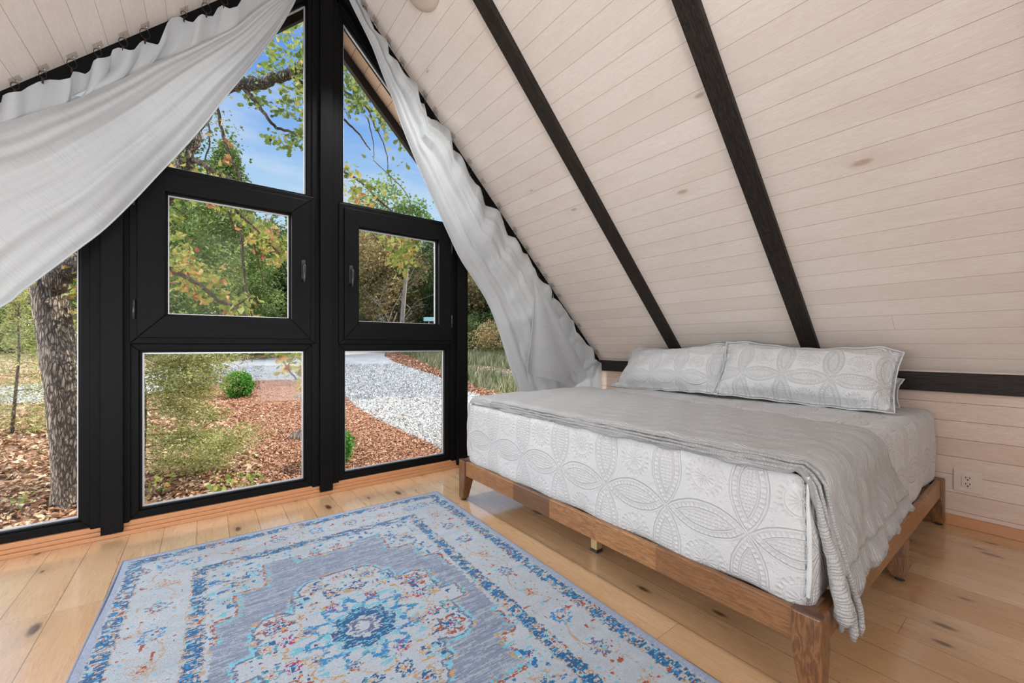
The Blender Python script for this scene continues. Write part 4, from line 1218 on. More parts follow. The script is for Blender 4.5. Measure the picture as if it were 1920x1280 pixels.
# the corner of the cloth turned over, with its wide hem
yf = 2.90
def flip(px, py): return W3(px, py, yf)
Lf = [flip(1008, 520), flip(1005, 575), flip(999, 630), flip(992, 670), flip(989, 697)]
Rf = [flip(1010, 521), flip(1030, 560), flip(1052, 605), flip(1070, 642), flip(1089, 679)]
Bf = [flip(989, 697), flip(1012, 706), flip(1052, 716), flip(1072, 696), flip(1089, 679)]
a = MB()
def P(u, v):
    A = interp(Lf, v); B = interp(Rf, v); q = A + (B - A) * u
    base = interp(Lf, 1) + (interp(Rf, 1) - interp(Lf, 1)) * u
    q = q + (lininterp(Bf, u) - base) * (v ** 2)
    y = yf - .035 * math.exp(-((u - .62) / .16) ** 2) * v + .020 * math.sin(u * 12) * v + .05 * (1 - v)
    return Vector((q[0], y, q[2]))
a.grid(P, 40, 46, lambda u, v: (u * .3, v * .7)); fo = child(a, 'turned_corner', MAT['sheer'], rc)
a = MB()
a.grid(lambda u, v: Vector(P(u, .84 + .16 * v)) + Vector((0, -.003, 0)), 40, 8, lambda u, v: (u * .3, v * .06)); child(a, 'hem_band', MAT['sheer'], fo)

a = MB(); a.tube([Vector(P(0, k / 40)) for k in range(41)] + [Vector(P(k / 40, 1)) for k in range(1, 41)] + [Vector(P(1, 1 - k / 40)) for k in range(1, 41)], .0028, 6); child(a, 'folded_edge', MAT['sheer2'], fo)
# --- clip rings and adhesive hooks along both slopes
def clip_ring(name_i, cpx, cpy, side, label, grp, n):
    # clip point on the cloth edge in the hanging plane
    T = Vector(PY(cpx, cpy, 3.062))
    sg = 1 if side == 'R' else -1
    # point of the sloping ceiling straight above
    zt = zc(T.x) - .012
    r = min(.030, max(.017, (zt - T.z) / 2 - .010))
    root = empty('curtain_ring', T, label, 'curtain ring', grp)
    cz = T.z + .012 + r
    a = MB()
    a.tube([(T.x + r * math.sin(q) * .75, T.y + .25 * r * math.sin(q), cz + r * math.cos(q)) for q in np.linspace(0, 2 * pi, 21)[:-1]], .0016, 6, closed=True)
    child(a, 'wire_ring', MAT['iron'], root)
    a = MB(); a.box((T.x - .004, T.y - .005, T.z - .014), (T.x + .004, T.y + .005, T.z + .014)); child(a, 'clip', MAT['iron'], root, bevel=.001)
    # hook on the ceiling
    hx = T.x + sg * .0; hz = zc(hx)
    nn = Vector((-sg * SL, 0, -1)).normalized(); tn = Vector((1, 0, -sg * SL)).normalized()
    c = Vector((hx, WY - .085, hz))
    h = empty('adhesive_hook', c, label.replace('clip ring', 'adhesive hook').replace('black wire', 'clear square'), 'hook', grp.replace('rings', 'hooks').replace('curtain clips', 'curtain hooks'))
    Mt = Matrix((tn, Vector((0, 1, 0)), nn)).transposed().to_4x4(); Mt.translation = c
    a = MB(); a.box((-.026, -.026, 0.0003), (.026, .026, .0018), Mt); child(a, 'pad', MAT['clear'], h)
    a = MB(); pts = [Mt @ Vector(p) for p in ((0, -.004, .001), (0, .0, .012), (0, .010, .018), (0, .020, .016), (0, .024, .010))]
    a.tube(pts, .0018, 6); child(a, 'wire_hook', MAT['steel'], h)
ordn = ['first', 'second', 'third', 'fourth', 'fifth', 'sixth', 'seventh', 'eighth', 'ninth', 'tenth', 'eleventh', 'twelfth', 'thirteenth', 'fourteenth', 'fifteenth', 'sixteenth', 'seventeenth', 'eighteenth']
LH = [(28, 172), (80, 151), (135, 132), (183, 109), (231, 91), (272, 77), (315, 42), (345, 36), (387, 28), (420, 12)]
LH = [p for p in LH if p != (315, 42)]
for i, (x, y) in enumerate(LH):
    clip_ring(i, x, y, 'L', 'black wire clip ring, %s from the lower left along the left curtain' % ordn[i], 'curtain clip rings on the left slope', i)
RH = [(684, 27), (704, 62), (728, 96), (755, 129), (797, 191), (817, 223), (849, 279), (881, 327), (906, 371), (936, 397), (966, 447), (989, 476), (1010, 516), (1024, 535), (1036, 556), (1049, 577), (1086, 627), (1119, 676)]
for i, (x, y) in enumerate(RH):
    clip_ring(i, x, y, 'R', 'black wire clip ring, %s from the roof peak down the right curtain' % ordn[i], 'curtain clip rings on the right slope', i)

# ================================================================== OUTDOORS
GR = [(0, -.52), (3, -.52), (5, -.42), (8, .0), (12, .36), (16, .58), (20, .74), (30, .95), (60, 1.15), (140, 1.6)]
def zg(x, y):
    r = math.hypot(x, y)
    for (a_, za), (b_, zb) in zip(GR, GR[1:]):
        if r <= b_: return za + (zb - za) * (r - a_) / (b_ - a_)
    return GR[-1][1]
gr_r = np.array([g[0] for g in GR], float); gr_z = np.array([g[1] for g in GR], float)
def zgn(x, y): return np.interp(np.hypot(x, y), gr_r, gr_z)
def GP(px, py):
    """where the sight line meets the rising ground"""
    d = ray(px, py); k = 2.0
    while k < 140:
        p = O + d * k
        if p[2] <= zg(p[0], p[1]): break
        k *= 1.004
    return (float(p[0]), float(p[1]))
def inpoly(x, y, poly):
    c = np.zeros(x.shape, bool); n = len(poly)
    for i in range(n):
        x0, y0 = poly[i]; x1, y1 = poly[(i + 1) % n]
        if y0 == y1: continue
        c ^= ((y0 > y) != (y1 > y)) & (x < (x1 - x0) * (y - y0) / (y1 - y0) + x0)
    return c
gravel_px = [(-120, 770), (-40, 762), (45, 757), (160, 751), (270, 740), (340, 731), (400, 722), (480, 716), (577, 713), (612, 722), (640, 735), (655, 750), (670, 765), (700, 786), (730, 800), (760, 815), (800, 833), (835, 849), (900, 872), (1000, 900), (1150, 930),
             (1150, 800), (1040, 775), (980, 762), (935, 752), (900, 741), (882, 733), (836, 713), (800, 700), (765, 689), (740, 678), (720, 666), (726, 661), (745, 659), (765, 657), (760, 652.5), (700, 652), (640, 653), (577, 665), (480, 673), (400, 679), (270, 694), (160, 712), (45, 722), (-120, 728)]
mulch_px = [(340, 731), (400, 722), (480, 716), (577, 713), (612, 722), (640, 735), (655, 750), (670, 765), (700, 786), (730, 800), (760, 815), (800, 833), (835, 849), (900, 872), (1000, 900), (1000, 1100), (700, 1250), (560, 1100), (560, 960), (530, 925), (500, 895), (478, 850), (440, 815), (415, 780), (380, 752)]
berm_px = [(720, 666), (740, 678), (765, 689), (800, 700), (836, 713), (882, 733), (900, 741), (935, 752), (980, 762), (1040, 775), (1040, 758), (960, 744), (920, 733), (882, 720), (836, 700), (800, 684), (770, 669), (745, 661), (726, 661)]
grass_px = [(745, 661), (770, 669), (800, 684), (836, 700), (882, 720), (920, 733), (960, 744), (1040, 758), (1100, 700), (1000, 670), (900, 655), (780, 650.5), (760, 652)]
GPoly = {k: [GP(*p) for p in v] for k, v in dict(gravel=gravel_px, mulch=mulch_px, berm=berm_px, grass=grass_px).items()}
GPoly['lane'] = [GP(*p) for p in ((850, 684), (900, 688), (960, 697), (1060, 712), (1060, 726), (960, 710), (900, 698), (850, 692))]
nA, nR = 620, 330
az = np.linspace(math.radians(-62), math.radians(72), nA)       # from +y towards +x
rad = 2.9 * (140 / 2.9) ** (np.linspace(0, 1, nR) ** 1.15)
AZ, RR = np.meshgrid(az, rad)
GX = np.sin(AZ) * RR; GY = np.cos(AZ) * RR
wobx = (vnoise(GX * 3 + 50, GY * 3 + 50, 70) - .5); woby = (vnoise(GX * 3 + 90, GY * 3 + 20, 71) - .5)
GZ = zgn(GX, GY) + (vnoise(GX * .9 + 40, GY * .9 + 40, 72) - .5) * .06 + wobx * .03
GX = np.clip(GX, -200, 200); mask_h = (GY < WY + .2)
cx_ = (GX[:-1, :-1] + GX[1:, 1:]) / 2 + (vnoise(GX[1:, 1:] * 9 + 30, GY[1:, 1:] * 9 + 30, 73) - .5) * .16
cy_ = (GY[:-1, :-1] + GY[1:, 1:]) / 2 + (vnoise(GX[1:, 1:] * 9 + 70, GY[1:, 1:] * 9 + 10, 74) - .5) * .16
reg = np.zeros(cx_.shape, int)
reg[inpoly(cx_, cy_, GPoly['mulch'])] = 2
reg[inpoly(cx_, cy_, GPoly['gravel'])] = 1
reg[inpoly(cx_, cy_, GPoly['berm'])] = 3
reg[inpoly(cx_, cy_, GPoly['grass'])] = 4
reg[inpoly(cx_, cy_, GPoly['lane'])] = 1
hide = ((GY[:-1, :-1] + GY[1:, 1:]) / 2 < WY + .05)
VG = np.stack([GX, GY, GZ], -1).reshape(-1, 3)
ii, jj = np.meshgrid(np.arange(nA - 1), np.arange(nR - 1)); b_ = jj * nA + ii
FQ = np.stack([b_, b_ + 1, b_ + nA + 1, b_ + nA], -1)
for k, (nm, mt) in enumerate((('ground', 'g_litter'), ('gravel_driveway', 'g_gravel'), ('mulch_bed', 'g_mulch'), ('dirt_berm', 'g_dirt'), ('grass_verge', 'g_grass'))):
    sel = FQ[(reg == k) & ~hide]
    uq, inv = np.unique(sel.ravel(), return_inverse=True)
    K(np_mesh(nm, VG[uq], inv.reshape(-1, 4), MAT[mt], smooth=True))

# ---- loose material lying on the ground (beyond counting)
def scatter_region(n, k, rmin, rmax, amin=-58, amax=62, power=1.6):
    """points inside region k, denser near the house"""
    out = []
    while len(out) < n:
        m_ = n * 4
        r = rmin + (rmax - rmin) * rng.random(m_) ** power; a_ = np.radians(amin + (amax - amin) * rng.random(m_))
        x = np.sin(a_) * r; y = np.cos(a_) * r
        ok = y > WY + .3
        mul = inpoly(x, y, GPoly['mulch']); gra = inpoly(x, y, GPoly['gravel']); ber = inpoly(x, y, GPoly['berm']); gs = inpoly(x, y, GPoly['grass'])
        gs &= ~inpoly(x, y, GPoly['lane'])
        rg = np.where(gs, 4, np.where(ber, 3, np.where(gra, 1, np.where(mul, 2, 0))))
        ok &= np.isin(rg, k)
        out.extend(np.stack([x[ok], y[ok]], -1).tolist())
    return np.array(out[:n])
def flakes(name, pts, size, mat, label, cat, aspect=(.3, .7), lift=.012, tilt=.5, kind='stuff', bend=.25):
    n = len(pts); s = size * (.5 + rng.random(n) * 1.1)
    L_ = s; W_ = s * (aspect[0] + (aspect[1] - aspect[0]) * rng.random(n))
    yaw = rng.random(n) * 2 * pi
    ax = np.stack([np.cos(yaw), np.sin(yaw), (rng.random(n) - .5) * 2 * tilt], -1)
    ay = np.stack([-np.sin(yaw), np.cos(yaw), (rng.random(n) - .5) * 2 * tilt], -1)
    z = zgn(pts[:, 0], pts[:, 1]) + (vnoise(pts[:, 0] * .9 + 40, pts[:, 1] * .9 + 40, 72) - .5) * .06 + (vnoise(pts[:, 0] * 3 + 50, pts[:, 1] * 3 + 50, 70) - .5) * .03
    c = np.stack([pts[:, 0], pts[:, 1], z + lift * rng.random(n) + .003], -1)
    up = np.zeros((n, 3)); up[:, 2] = s * bend
    A = ax * L_[:, None] / 2; B = ay * W_[:, None] / 2
    V = np.stack([c - A, c - B + up, c + A, c + B + up * (rng.random(n)[:, None])], 1).reshape(-1, 3)
    F_ = np.arange(n * 4).reshape(-1, 4)
    o = np_mesh(name, V, F_, MAT[mat], tone=np.clip(rng.random(n) * .8 + .2 * rng.random(n), 0, 1), origin=tuple(c.mean(0)))
    return tag(o, label, cat, kind=kind)
flakes('mulch_chips', scatter_region(52000, [2], 3.2, 13, -15, 62, 1.3), .040, 'chips', 'loose red brown mulch chips covering the bed beyond the lower windows', 'mulch', (.18, .4))
flakes('leaf_litter', scatter_region(62000, [0], 3.2, 14, -58, 40, 1.4), .050, 'litter', 'dry brown fallen leaves on the ground around the oak trunk', 'fallen leaves', (.45, .8), .03, .6)
flakes('scattered_leaves', scatter_region(2600, [2, 1], 3.4, 14, -20, 60, 1.2), .05, 'litter', 'few pale fallen leaves strewn over the mulch bed and gravel', 'fallen leaves', (.5, .8), .01, .4)
flakes('bark_crumbs', scatter_region(5000, [3], 7, 26, 10, 62, 1.0), .07, 'chips', 'orange brown bark crumbs along the far edge of the gravel drive', 'mulch', (.3, .5))
pts = scatter_region(46000, [1], 4.0, 14, -40, 62, 1.5)
n = len(pts); s = .011 + .013 * rng.random(n)
z = zgn(pts[:, 0], pts[:, 1]) + (vnoise(pts[:, 0] * .9 + 40, pts[:, 1] * .9 + 40, 72) - .5) * .06 + (vnoise(pts[:, 0] * 3 + 50, pts[:, 1] * 3 + 50, 70) - .5) * .03
c = np.stack([pts[:, 0], pts[:, 1], z + s * .3], -1)
base = np.array([(1, 0, 0), (-.5, .87, 0), (-.5, -.87, 0), (0, 0, .9)])
yaw = rng.random(n) * 2 * pi; cs, sn = np.cos(yaw), np.sin(yaw)
bb = base[None] * (s[:, None, None] * (.6 + .8 * rng.random((n, 4, 1))))
V = np.stack([bb[..., 0] * cs[:, None] - bb[..., 1] * sn[:, None], bb[..., 0] * sn[:, None] + bb[..., 1] * cs[:, None], bb[..., 2]], -1) + c[:, None]
tri = np.array([(0, 1, 3), (1, 2, 3), (2, 0, 3)])
F_ = (np.arange(n)[:, None, None] * 4 + tri[None]).reshape(-1, 3)
tag(np_mesh('gravel_stones', V.reshape(-1, 3), F_, MAT['stones'], tone=np.repeat(rng.random(n), 3), nv=3, origin=tuple(c.mean(0))), 'pale crushed stones loose on the gravel driveway', 'gravel', kind='stuff')

# ---- foliage builders
def sprays(cent, size, tones, per=5, elong=1.0, droop=0.0, flat=0.0, rngs=rng):
    """clusters of leaves: returns verts, faces, tone (quads folded on the midrib)"""
    cent = np.asarray(cent, float); n = len(cent) * per
    c = np.repeat(cent, per, 0) + rngs.normal(0, 1, (n, 3)) * size * np.array([.9, .9, .7])
    d = rngs.normal(0, 1, (n, 3)); d[:, 2] = d[:, 2] * (1 - flat) - droop; d /= np.linalg.norm(d, axis=1)[:, None] + 1e-9
    w = np.cross(d, rngs.normal(0, 1, (n, 3))); w /= np.linalg.norm(w, axis=1)[:, None] + 1e-9
    L_ = size * (.6 + .8 * rngs.random(n))[:, None]; W_ = L_ * .42 / elong
    up = np.cross(d, w) * W_ * .35
    V = np.stack([c, c + d * L_ * .5 + w * W_ + up, c + d * L_, c + d * L_ * .5 - w * W_ + up], 1).reshape(-1, 3)
    tn = np.clip(np.repeat(tones, per) + rngs.normal(0, .13, n), 0, 1)
    return V, np.arange(n * 4).reshape(-1, 4), tn
def crown_points(n, c, rx, rz, shape='round', r_=rng):
    c = np.asarray(c, float)
    if shape == 'cone':
        h = r_.random(n) ** 1.25; rad_ = (1 - h) ** .8 * (.35 + .65 * np.sqrt(r_.random(n)))
        a_ = r_.random(n) * 2 * pi
        # branches stand out as tiers
        rad_ = rad_ * (1 + .22 * np.sin(h * 40 + 3 * np.sin(a_ * 3)))
        return c + np.stack([np.cos(a_) * rad_ * rx, np.sin(a_) * rad_ * rx, (h * 2 - 1) * rz], -1)
    # lumpy ball: points on several overlapping blobs
    k = 16; bc = r_.normal(0, 1, (k, 3)); bc /= np.linalg.norm(bc, axis=1)[:, None]; bc *= (.35 + .45 * r_.random((k, 1)))
    br = .26 + .22 * r_.random(k)
    i = r_.integers(0, k, n); q = r_.normal(0, 1, (n, 3)); q /= np.linalg.norm(q, axis=1)[:, None]
    q = bc[i] + q * (br[i] * (.55 + .5 * r_.random(n)))[:, None]
    return c + q * np.array([rx, rx, rz])
TREES = 'trees and bushes across the drive'
def tree(name, base, h, rx, mat, leaf, n, label, cat='tree', shape='round', crown0=.25, trunk_r=.12, group=None, per=4, lean=(0, 0), tone0=.45, bark='bark_far', branches=7, flat=.3, elong=1.2, seed=None):
    r_ = np.random.default_rng(seed if seed is not None else int(abs(base[0] * 131 + base[1] * 977)) + 5)
    x, y = base; z0 = zg(x, y) - .05
    root = empty(name, (x, y, z0), label, cat, group)
    top = np.array([x + lean[0], y + lean[1], z0 + h])
    a = MB(); ns = 9
    pts = [(x + lean[0] * (k / ns) ** 1.3 + .12 * rx * math.sin(k * 1.7 + x) * (k / ns), y + lean[1] * (k / ns), z0 + h * .9 * k / ns) for k in range(ns + 1)]
    a.tube(pts, [trunk_r * (1 - .85 * k / ns) for k in range(ns + 1)], 9)
    for b in range(branches):
        t0 = crown0 * .8 + (1 - crown0) * .75 * (b + .5) / branches; p = np.array(pts[min(ns, int(t0 * ns))]); ang = b * 2.4 + x
        ln = rx * (.75 if shape == 'round' else .8 * (1 - t0)); dz_ = (.55 if shape == 'round' else .02) * ln
        q = [p + np.array([math.cos(ang) * ln * s_, math.sin(ang) * ln * s_, dz_ * s_ ** .8 + .03 * ln * math.sin(s_ * 9 + b)]) for s_ in np.linspace(0, 1, 6)]
        a.tube(q, [trunk_r * .32 * (1 - .8 * s_) for s_ in np.linspace(0, 1, 6)], 5)
    child(a, 'trunk', MAT[bark], root)
    cz = z0 + h * (crown0 + (1 - crown0) / 2); rz = h * (1 - crown0) / 2
    cc = crown_points(n, (x + lean[0] * .7, y + lean[1] * .7, cz), rx, rz, shape, r_)
    tones = np.clip(tone0 + .42 * (vnoise(cc[:, 0] * 1.4 + 60, cc[:, 2] * 1.4 + 60, 80) - .5) * 2, 0, 1)
    V, F_, tn = sprays(cc, leaf, tones, per, elong, .1, flat, r_)
    np_mesh('foliage', V, F_, MAT[mat], root, tone=tn)
    return root

def base_at(px, depth):
    p = PD(px, 648, depth); return (float(p[0]), float(p[1]))
def H_(py, depth, base):   # height of a tree whose top appears at row py
    return CAM_H + (648 - py) / 768.0 * depth - zg(*base)

# tall cedars and leafy trees across the drive, left to right in the photograph
spec = [
 # px, depth, top row, radius, material, leaf, n, shape, crown0, label
 (-90, 17, 150, 2.3, 'leaf_cedar', .13, 3400, 'cone', .04, 'tall cedar furthest left beyond the drive, behind the oak trunk'),
 (30, 15, 250, 2.0, 'leaf_cedar', .12, 3600, 'cone', .03, 'green cedar seen left of the oak trunk across the drive'),
 (130, 21, 200, 2.8, 'leaf_autumn', .15, 2400, 'round', .15, 'brownish autumn tree seen just right of the oak trunk'),
 (205, 14, 330, 1.9, 'leaf_cedar', .11, 3200, 'cone', .03, 'cedar behind the left black post across the drive'),
 (300, 17, 235, 2.5, 'leaf_cedar', .12, 4800, 'cone', .03, 'cedar at the left edge of the left casement'),
 (425, 15, 268, 2.35, 'leaf_cedar', .11, 6500, 'cone', .02, 'largest green cedar filling the left casement, top against the sky'),
 (345, 22, 190, 3.0, 'leaf_green', .15, 3200, 'round', .10, 'broadleaf tree standing behind the large cedar, top near the swept curtain'),
 (515, 20, 392, 2.5, 'leaf_green', .13, 4200, 'round', .05, 'rounded bright green tree at the right side of the left casement'),
 (575, 24, 372, 2.8, 'leaf_cedar', .15, 3600, 'cone', .02, 'cedar straight behind the centre post across the drive'),
 (655, 24, 405, 2.6, 'leaf_cedar', .14, 3600, 'cone', .02, 'dark cedar at the left edge of the right casement'),
 (700, 21, 408, 2.6, 'leaf_autumn', .12, 4600, 'round', .12, 'brown and yellow autumn tree with pale bare stems in the right casement'),
 (742, 27, 340, 3.3, 'leaf_oakgreen', .17, 4200, 'round', .20, 'yellow green treetop against the sky above the right casement'),
 (800, 24, 412, 2.9, 'leaf_green', .13, 4800, 'round', .03, 'dark green tree right of the leaning pole'),
 (868, 26, 440, 2.9, 'leaf_cedar', .15, 3800, 'cone', .02, 'dark cedar behind the right black post'),
 (930, 23, 470, 2.7, 'leaf_autumn', .14, 3800, 'round', .05, 'dark olive and brown tree right of the right post'),
 (1010, 22, 430, 2.9, 'leaf_green', .15, 3200, 'round', .05, 'dark green tree behind the right curtain'),
 (1120, 24, 420, 3.2, 'leaf_cedar', .17, 2600, 'cone', .02, 'cedar furthest right, hidden mostly by the curtain'),
]
for i, (px, dp, ty, rx, mt, lf, n, shp, c0, lab) in enumerate(spec):
    b = base_at(px, dp)
    tree('cedar_tree' if shp == 'cone' else 'leafy_tree', b, H_(ty, dp, b), rx, mt, lf, n, lab, 'tree', shp, c0,
         .16 if shp == 'cone' else .17, TREES, seed=100 + i, per=5 if shp == 'cone' else 4, elong=1.7 if shp == 'cone' else 1.0,
         bark='bark_far')
# a second, darker row of woodland behind
for i, px in enumerate(range(-200, 1300, 88)):
    dp = 34 + (i * 7) % 9; b = base_at(px, dp)
    tree('woodland_tree', b, H_(395 + (i * 53) % 60 + (40 if 560 < px < 900 else 0) - (60 if px < 480 else 0), dp, b), 3.9, ('leaf_green', 'leaf_cedar', 'leaf_autumn')[i % 3], .26, 1700,
         'distant %s woodland tree, %s from the left in the row behind' % (('green', 'dark cedar', 'brownish')[i % 3], (ordn + ['nineteenth'])[i]), 'tree', 'round', .02, .18, 'distant woodland row', seed=300 + i, branches=4)
# low brush along the far side of the drive
bru = [(-60, 14.5), (70, 15.5), (190, 15), (300, 16), (395, 17), (480, 18), (560, 19.5), (640, 27), (700, 28), (765, 27), (830, 24), (890, 20), (945, 18), (1010, 17)]
for i, (px, dp) in enumerate(bru):
    b = base_at(px, dp)
    tree('brush', b, (.95, 1.3, 1.1)[i % 3] + (.9 if px > 600 else 0), 1.5 + (.5 if px > 600 else 0), ('leaf_autumn', 'leaf_green', 'leaf_oakgreen')[(i * 2) % 3], .085, 1500,
         'low %s bush on the far edge of the drive, %s from the left' % (('brownish', 'yellow green', 'green')[i % 3], ordn[i]), 'bush', 'round', .02, .04, 'brush along the drive', seed=500 + i, branches=5)

# trees on the right, beyond the roof, that shade the far drive
for i, (px, py, d_) in enumerate(((700, 672, 9.0), (815, 698, 8.0), (660, 688, 13.0), (750, 690, 10.5))):
    g = GP(px, py); b = (g[0] + .74 * d_ / .75, g[1] - .10 * d_ / .75)
    tree('shade_tree', b, d_ * .64 / .75 + 3.0, 3.2, 'leaf_oakgreen', .24, 3600, 'spreading tree on the right of the drive, outside the roof slope, %s of four' % ordn[i], 'tree', 'round', .45, .16, 'trees right of the drive', seed=700 + i)
def bare_tree(px, dp, h, label, seed):
    r_ = np.random.default_rng(seed); b = base_at(px, dp); z0 = zg(*b)
    a = MB()
    def grow(p, d, ln, r, lv):
        n = 5; q = [p]
        for k in range(n):
            d = d + r_.normal(0, .10, 3); d[2] += .03; d /= np.linalg.norm(d); q.append(q[-1] + d * ln / n)
        a.tube([tuple(x_) for x_ in q], [r * (1 - .5 * k / n) for k in range(n + 1)], 5)
        if lv:
            for _ in range(3 if lv > 1 else 4):
                k = r_.integers(2, n + 1); dd = d + r_.normal(0, .55, 3); dd[2] = abs(dd[2]) * .6; dd /= np.linalg.norm(dd)
                grow(q[k], dd, ln * .62, r * .5, lv - 1)
    base = np.array([b[0], b[1], z0 - .05])
    for k in range(2): grow(base, np.array([.12 * (k * 2 - 1), 0, 1.0]), h * .42, .030, 4)
    tag(a.build('bare_tree', plain('pale_bare_wood', (.30, .27, .24), .9, 0, .1), origin=tuple(base)), label, 'tree')
bare_tree(722, 16.5, 4.6, 'pale leafless small tree with forked stems in the right casement', 3)
# ---- leaning utility pole and the small roadside sign
b = base_at(752, 19.5)
p0 = np.array(PD(752, 612, 19.5)); p0[2] = zg(*b) - .05; p1 = np.array(PD(765, 470, 19.5))
a = MB(); q0 = PD(749, 655, 19.5); a.tube([(q0[0], q0[1], zg(q0[0], q0[1]) - .1), tuple((q0 + p1) / 2), tuple(p1), tuple(p1 + (p1 - q0) * .25)], [.115, .10, .09, .085], 12)
po = a.build('utility_pole', plain('weathered_pole_wood', (.40, .34, .29), .9, 0, .1, .3, 3), origin=(q0[0], q0[1], zg(q0[0], q0[1])))
tag(po, 'grey weathered leaning wooden pole before the trees in the right casement', 'pole')
s0 = PD(804, 598, 17.5); sg_ = empty('road_sign', (s0[0], s0[1], zg(s0[0], s0[1])), 'small pale blue green sign on a thin post low in the right casement', 'sign')
dirx = Vector((cR[0], cR[1], 0))
a = MB(); cc = Vector(s0); hw, hh = .22, .085; nrm_ = Vector((cF[0], cF[1], 0))
a.prism([tuple(cc + dirx * x_ + Vector((0, 0, z_))) for x_, z_ in ((-hw, -hh), (hw, -hh), (hw, hh), (-hw, hh))], tuple(nrm_ * .02)); child(a, 'sign_panel', plain('pale_blue_sign', (.30, .55, .55), .5), sg_)
a = MB(); a.tube([(s0[0], s0[1], zg(s0[0], s0[1]) - .05), (s0[0], s0[1], s0[2] + .09)], .02, 8)
a.v = [tuple(Vector(v_) + nrm_ * .045) for v_ in a.v]; child(a, 'post', plain('sign_post', (.35, .33, .30), .6), sg_)

# ---- round clipped shrubs in the mulch
def shrub(px, py, depth, w, h, label, n=2600):
    c = PD(px, py, depth); x, y = float(c[0]), float(c[1]); z0 = zg(x, y)
    root = empty('round_shrub', (x, y, z0), label, 'shrub', None)
    a = MB(); a.tube([(x, y, z0 - .05), (x, y, z0 + h * .5)], [.022, .012], 8); child(a, 'stem', MAT['twig'], root)
    r_ = np.random.default_rng(int(px)); q = r_.normal(0, 1, (n, 3)); q /= np.linalg.norm(q, axis=1)[:, None]
    k = (.72 + .30 * r_.random(n)); cc = np.array([x, y, z0 + h * .5]) + q * k[:, None] * np.array([w / 2, w / 2, h / 2])
    V, F_, tn = sprays(cc, .028, np.clip(.35 + .5 * r_.random(n), 0, 1), 4, .9, -.3, 0, r_)
    np_mesh('foliage', V, F_, MAT['leaf_box'], root, tone=tn)
g = GP(447, 745); d_ = float(np.dot(np.array([g[0], g[1], 0]), cF))
shrub(447, 720, d_, 44 / 768 * d_, 46 / 768 * d_, 'small bright green clipped shrub in the mulch beside the gravel bend')
g = GP(632, 868); d_ = float(np.dot(np.array([g[0], g[1], 0]), cF))
shrub(629, 840, d_, 50 / 768 * d_, 62 / 768 * d_, 'bright green shrub half hidden by the centre post')

# ---- rocks in the mulch
def rock(px, py, w, h, label):
    g = GP(px, py); d_ = float(np.dot(np.array([g[0], g[1], 0]), cF)); w *= d_ / 768; h *= d_ / 768
    z0 = zg(*g); a = MB()
    def P(u, v):
        th_ = u * 2 * pi; ph = v * pi
        r_ = 1 + .20 * math.sin(3 * th_ + px) * math.sin(ph) + .10 * math.sin(7 * th_ + 4 * ph)
        return Vector((g[0] + w / 2 * math.sin(ph) * math.cos(th_) * r_ * cR[0] - w * .35 * math.sin(ph) * math.sin(th_) * r_ * .6, g[1] + w / 2 * math.sin(ph) * math.cos(th_) * r_ * cR[1] + w * .35 * math.sin(ph) * math.sin(th_) * r_, z0 + h * .38 + h / 2 * math.cos(ph) * (1 + .15 * math.sin(5 * th_))))
    a.grid(P, 25, 14); o = a.build('rock', MAT['bark_rock'], origin=(g[0], g[1], z0)); tag(o, label, 'rock')
MAT['bark_rock'] = bark_mat('grey_rock', (.50, .43, .36), (.20, .165, .135), .35)
rock(566, 826, 34, 20, 'weathered grey brown rock in the mulch left of the centre post')
rock(568, 748, 30, 10, 'flat grey rock further back in the mulch near the drive')

# ---- grass tufts on the verge
pts = scatter_region(16000, [4], 8, 40, 8, 64, 1.0); n = len(pts)
z = zgn(pts[:, 0], pts[:, 1]); hgt = .12 + .24 * rng.random(n); yaw = rng.random(n) * 2 * pi
w_ = .010 + .007 * rng.random(n)
c = np.stack([pts[:, 0], pts[:, 1], z - .02], -1); sx_ = np.stack([np.cos(yaw), np.sin(yaw), 0 * yaw], -1)
le = np.stack([rng.normal(0, .25, n), rng.normal(0, .25, n), np.ones(n)], -1) * hgt[:, None]
V = np.stack([c - sx_ * w_[:, None], c + sx_ * w_[:, None], c + le * .6 + sx_ * w_[:, None] * .6, c + le], 1).reshape(-1, 3)
tag(np_mesh('verge_grass', V, np.arange(n * 4).reshape(-1, 4), MAT['grass'], tone=rng.random(n), origin=tuple(c.mean(0))), 'tall mixed green and straw grass on the verge right of the drive', 'grass', kind='stuff')

# ---- the big oak beside the house
tb = GP(133, 985); TD = 3.75
tx, ty_ = [float(q) for q in PD(142, 900, TD)[:2]]
oak = empty('oak_tree', (tx, ty_, zg(tx, ty_)), 'large oak with rough grey bark close outside, branches crossing the upper windows', 'tree')
def PP(pts): return [tuple(PD(x, y, d)) for x, y, d in pts]
def smooth_path(pts, n): return [tuple(interp(pts, k / (n - 1))) for k in range(n)]
trk = [(tx + .02, ty_, zg(tx, ty_) - .1)] + PP([(141, 960, TD), (138, 880, TD), (132, 800, TD), (122, 720, TD), (107, 640, TD), (93, 560, TD), (82, 500, TD), (70, 430, TD - .05), (53, 330, TD - .1), (30, 180, TD - .2)])
sp = smooth_path(trk, 60); rr = [(.144 if k > 6 else .144 + .09 * (1 - k / 6) ** 2) * (1 - .34 * k / 59) for k in range(60)]
a = MB(); a.tube(sp, rr, 40)
for i, v_ in enumerate(a.v):
    k = i // 40; 
    if k >= 60: break
    c_ = Vector(sp[k]); d = Vector(v_) - c_; th_ = i % 40 / 40 * 2 * pi
    f = 1 + .05 * math.sin(th_ * 3 + k * .2) + .035 * math.sin(th_ * 9 + k * .9) + .02 * math.sin(th_ * 17 - k * 1.7)
    a.v[i] = tuple(c_ + d * f)
trunk_o = child(a, 'trunk', MAT['bark'], oak)
D1 = 4.1
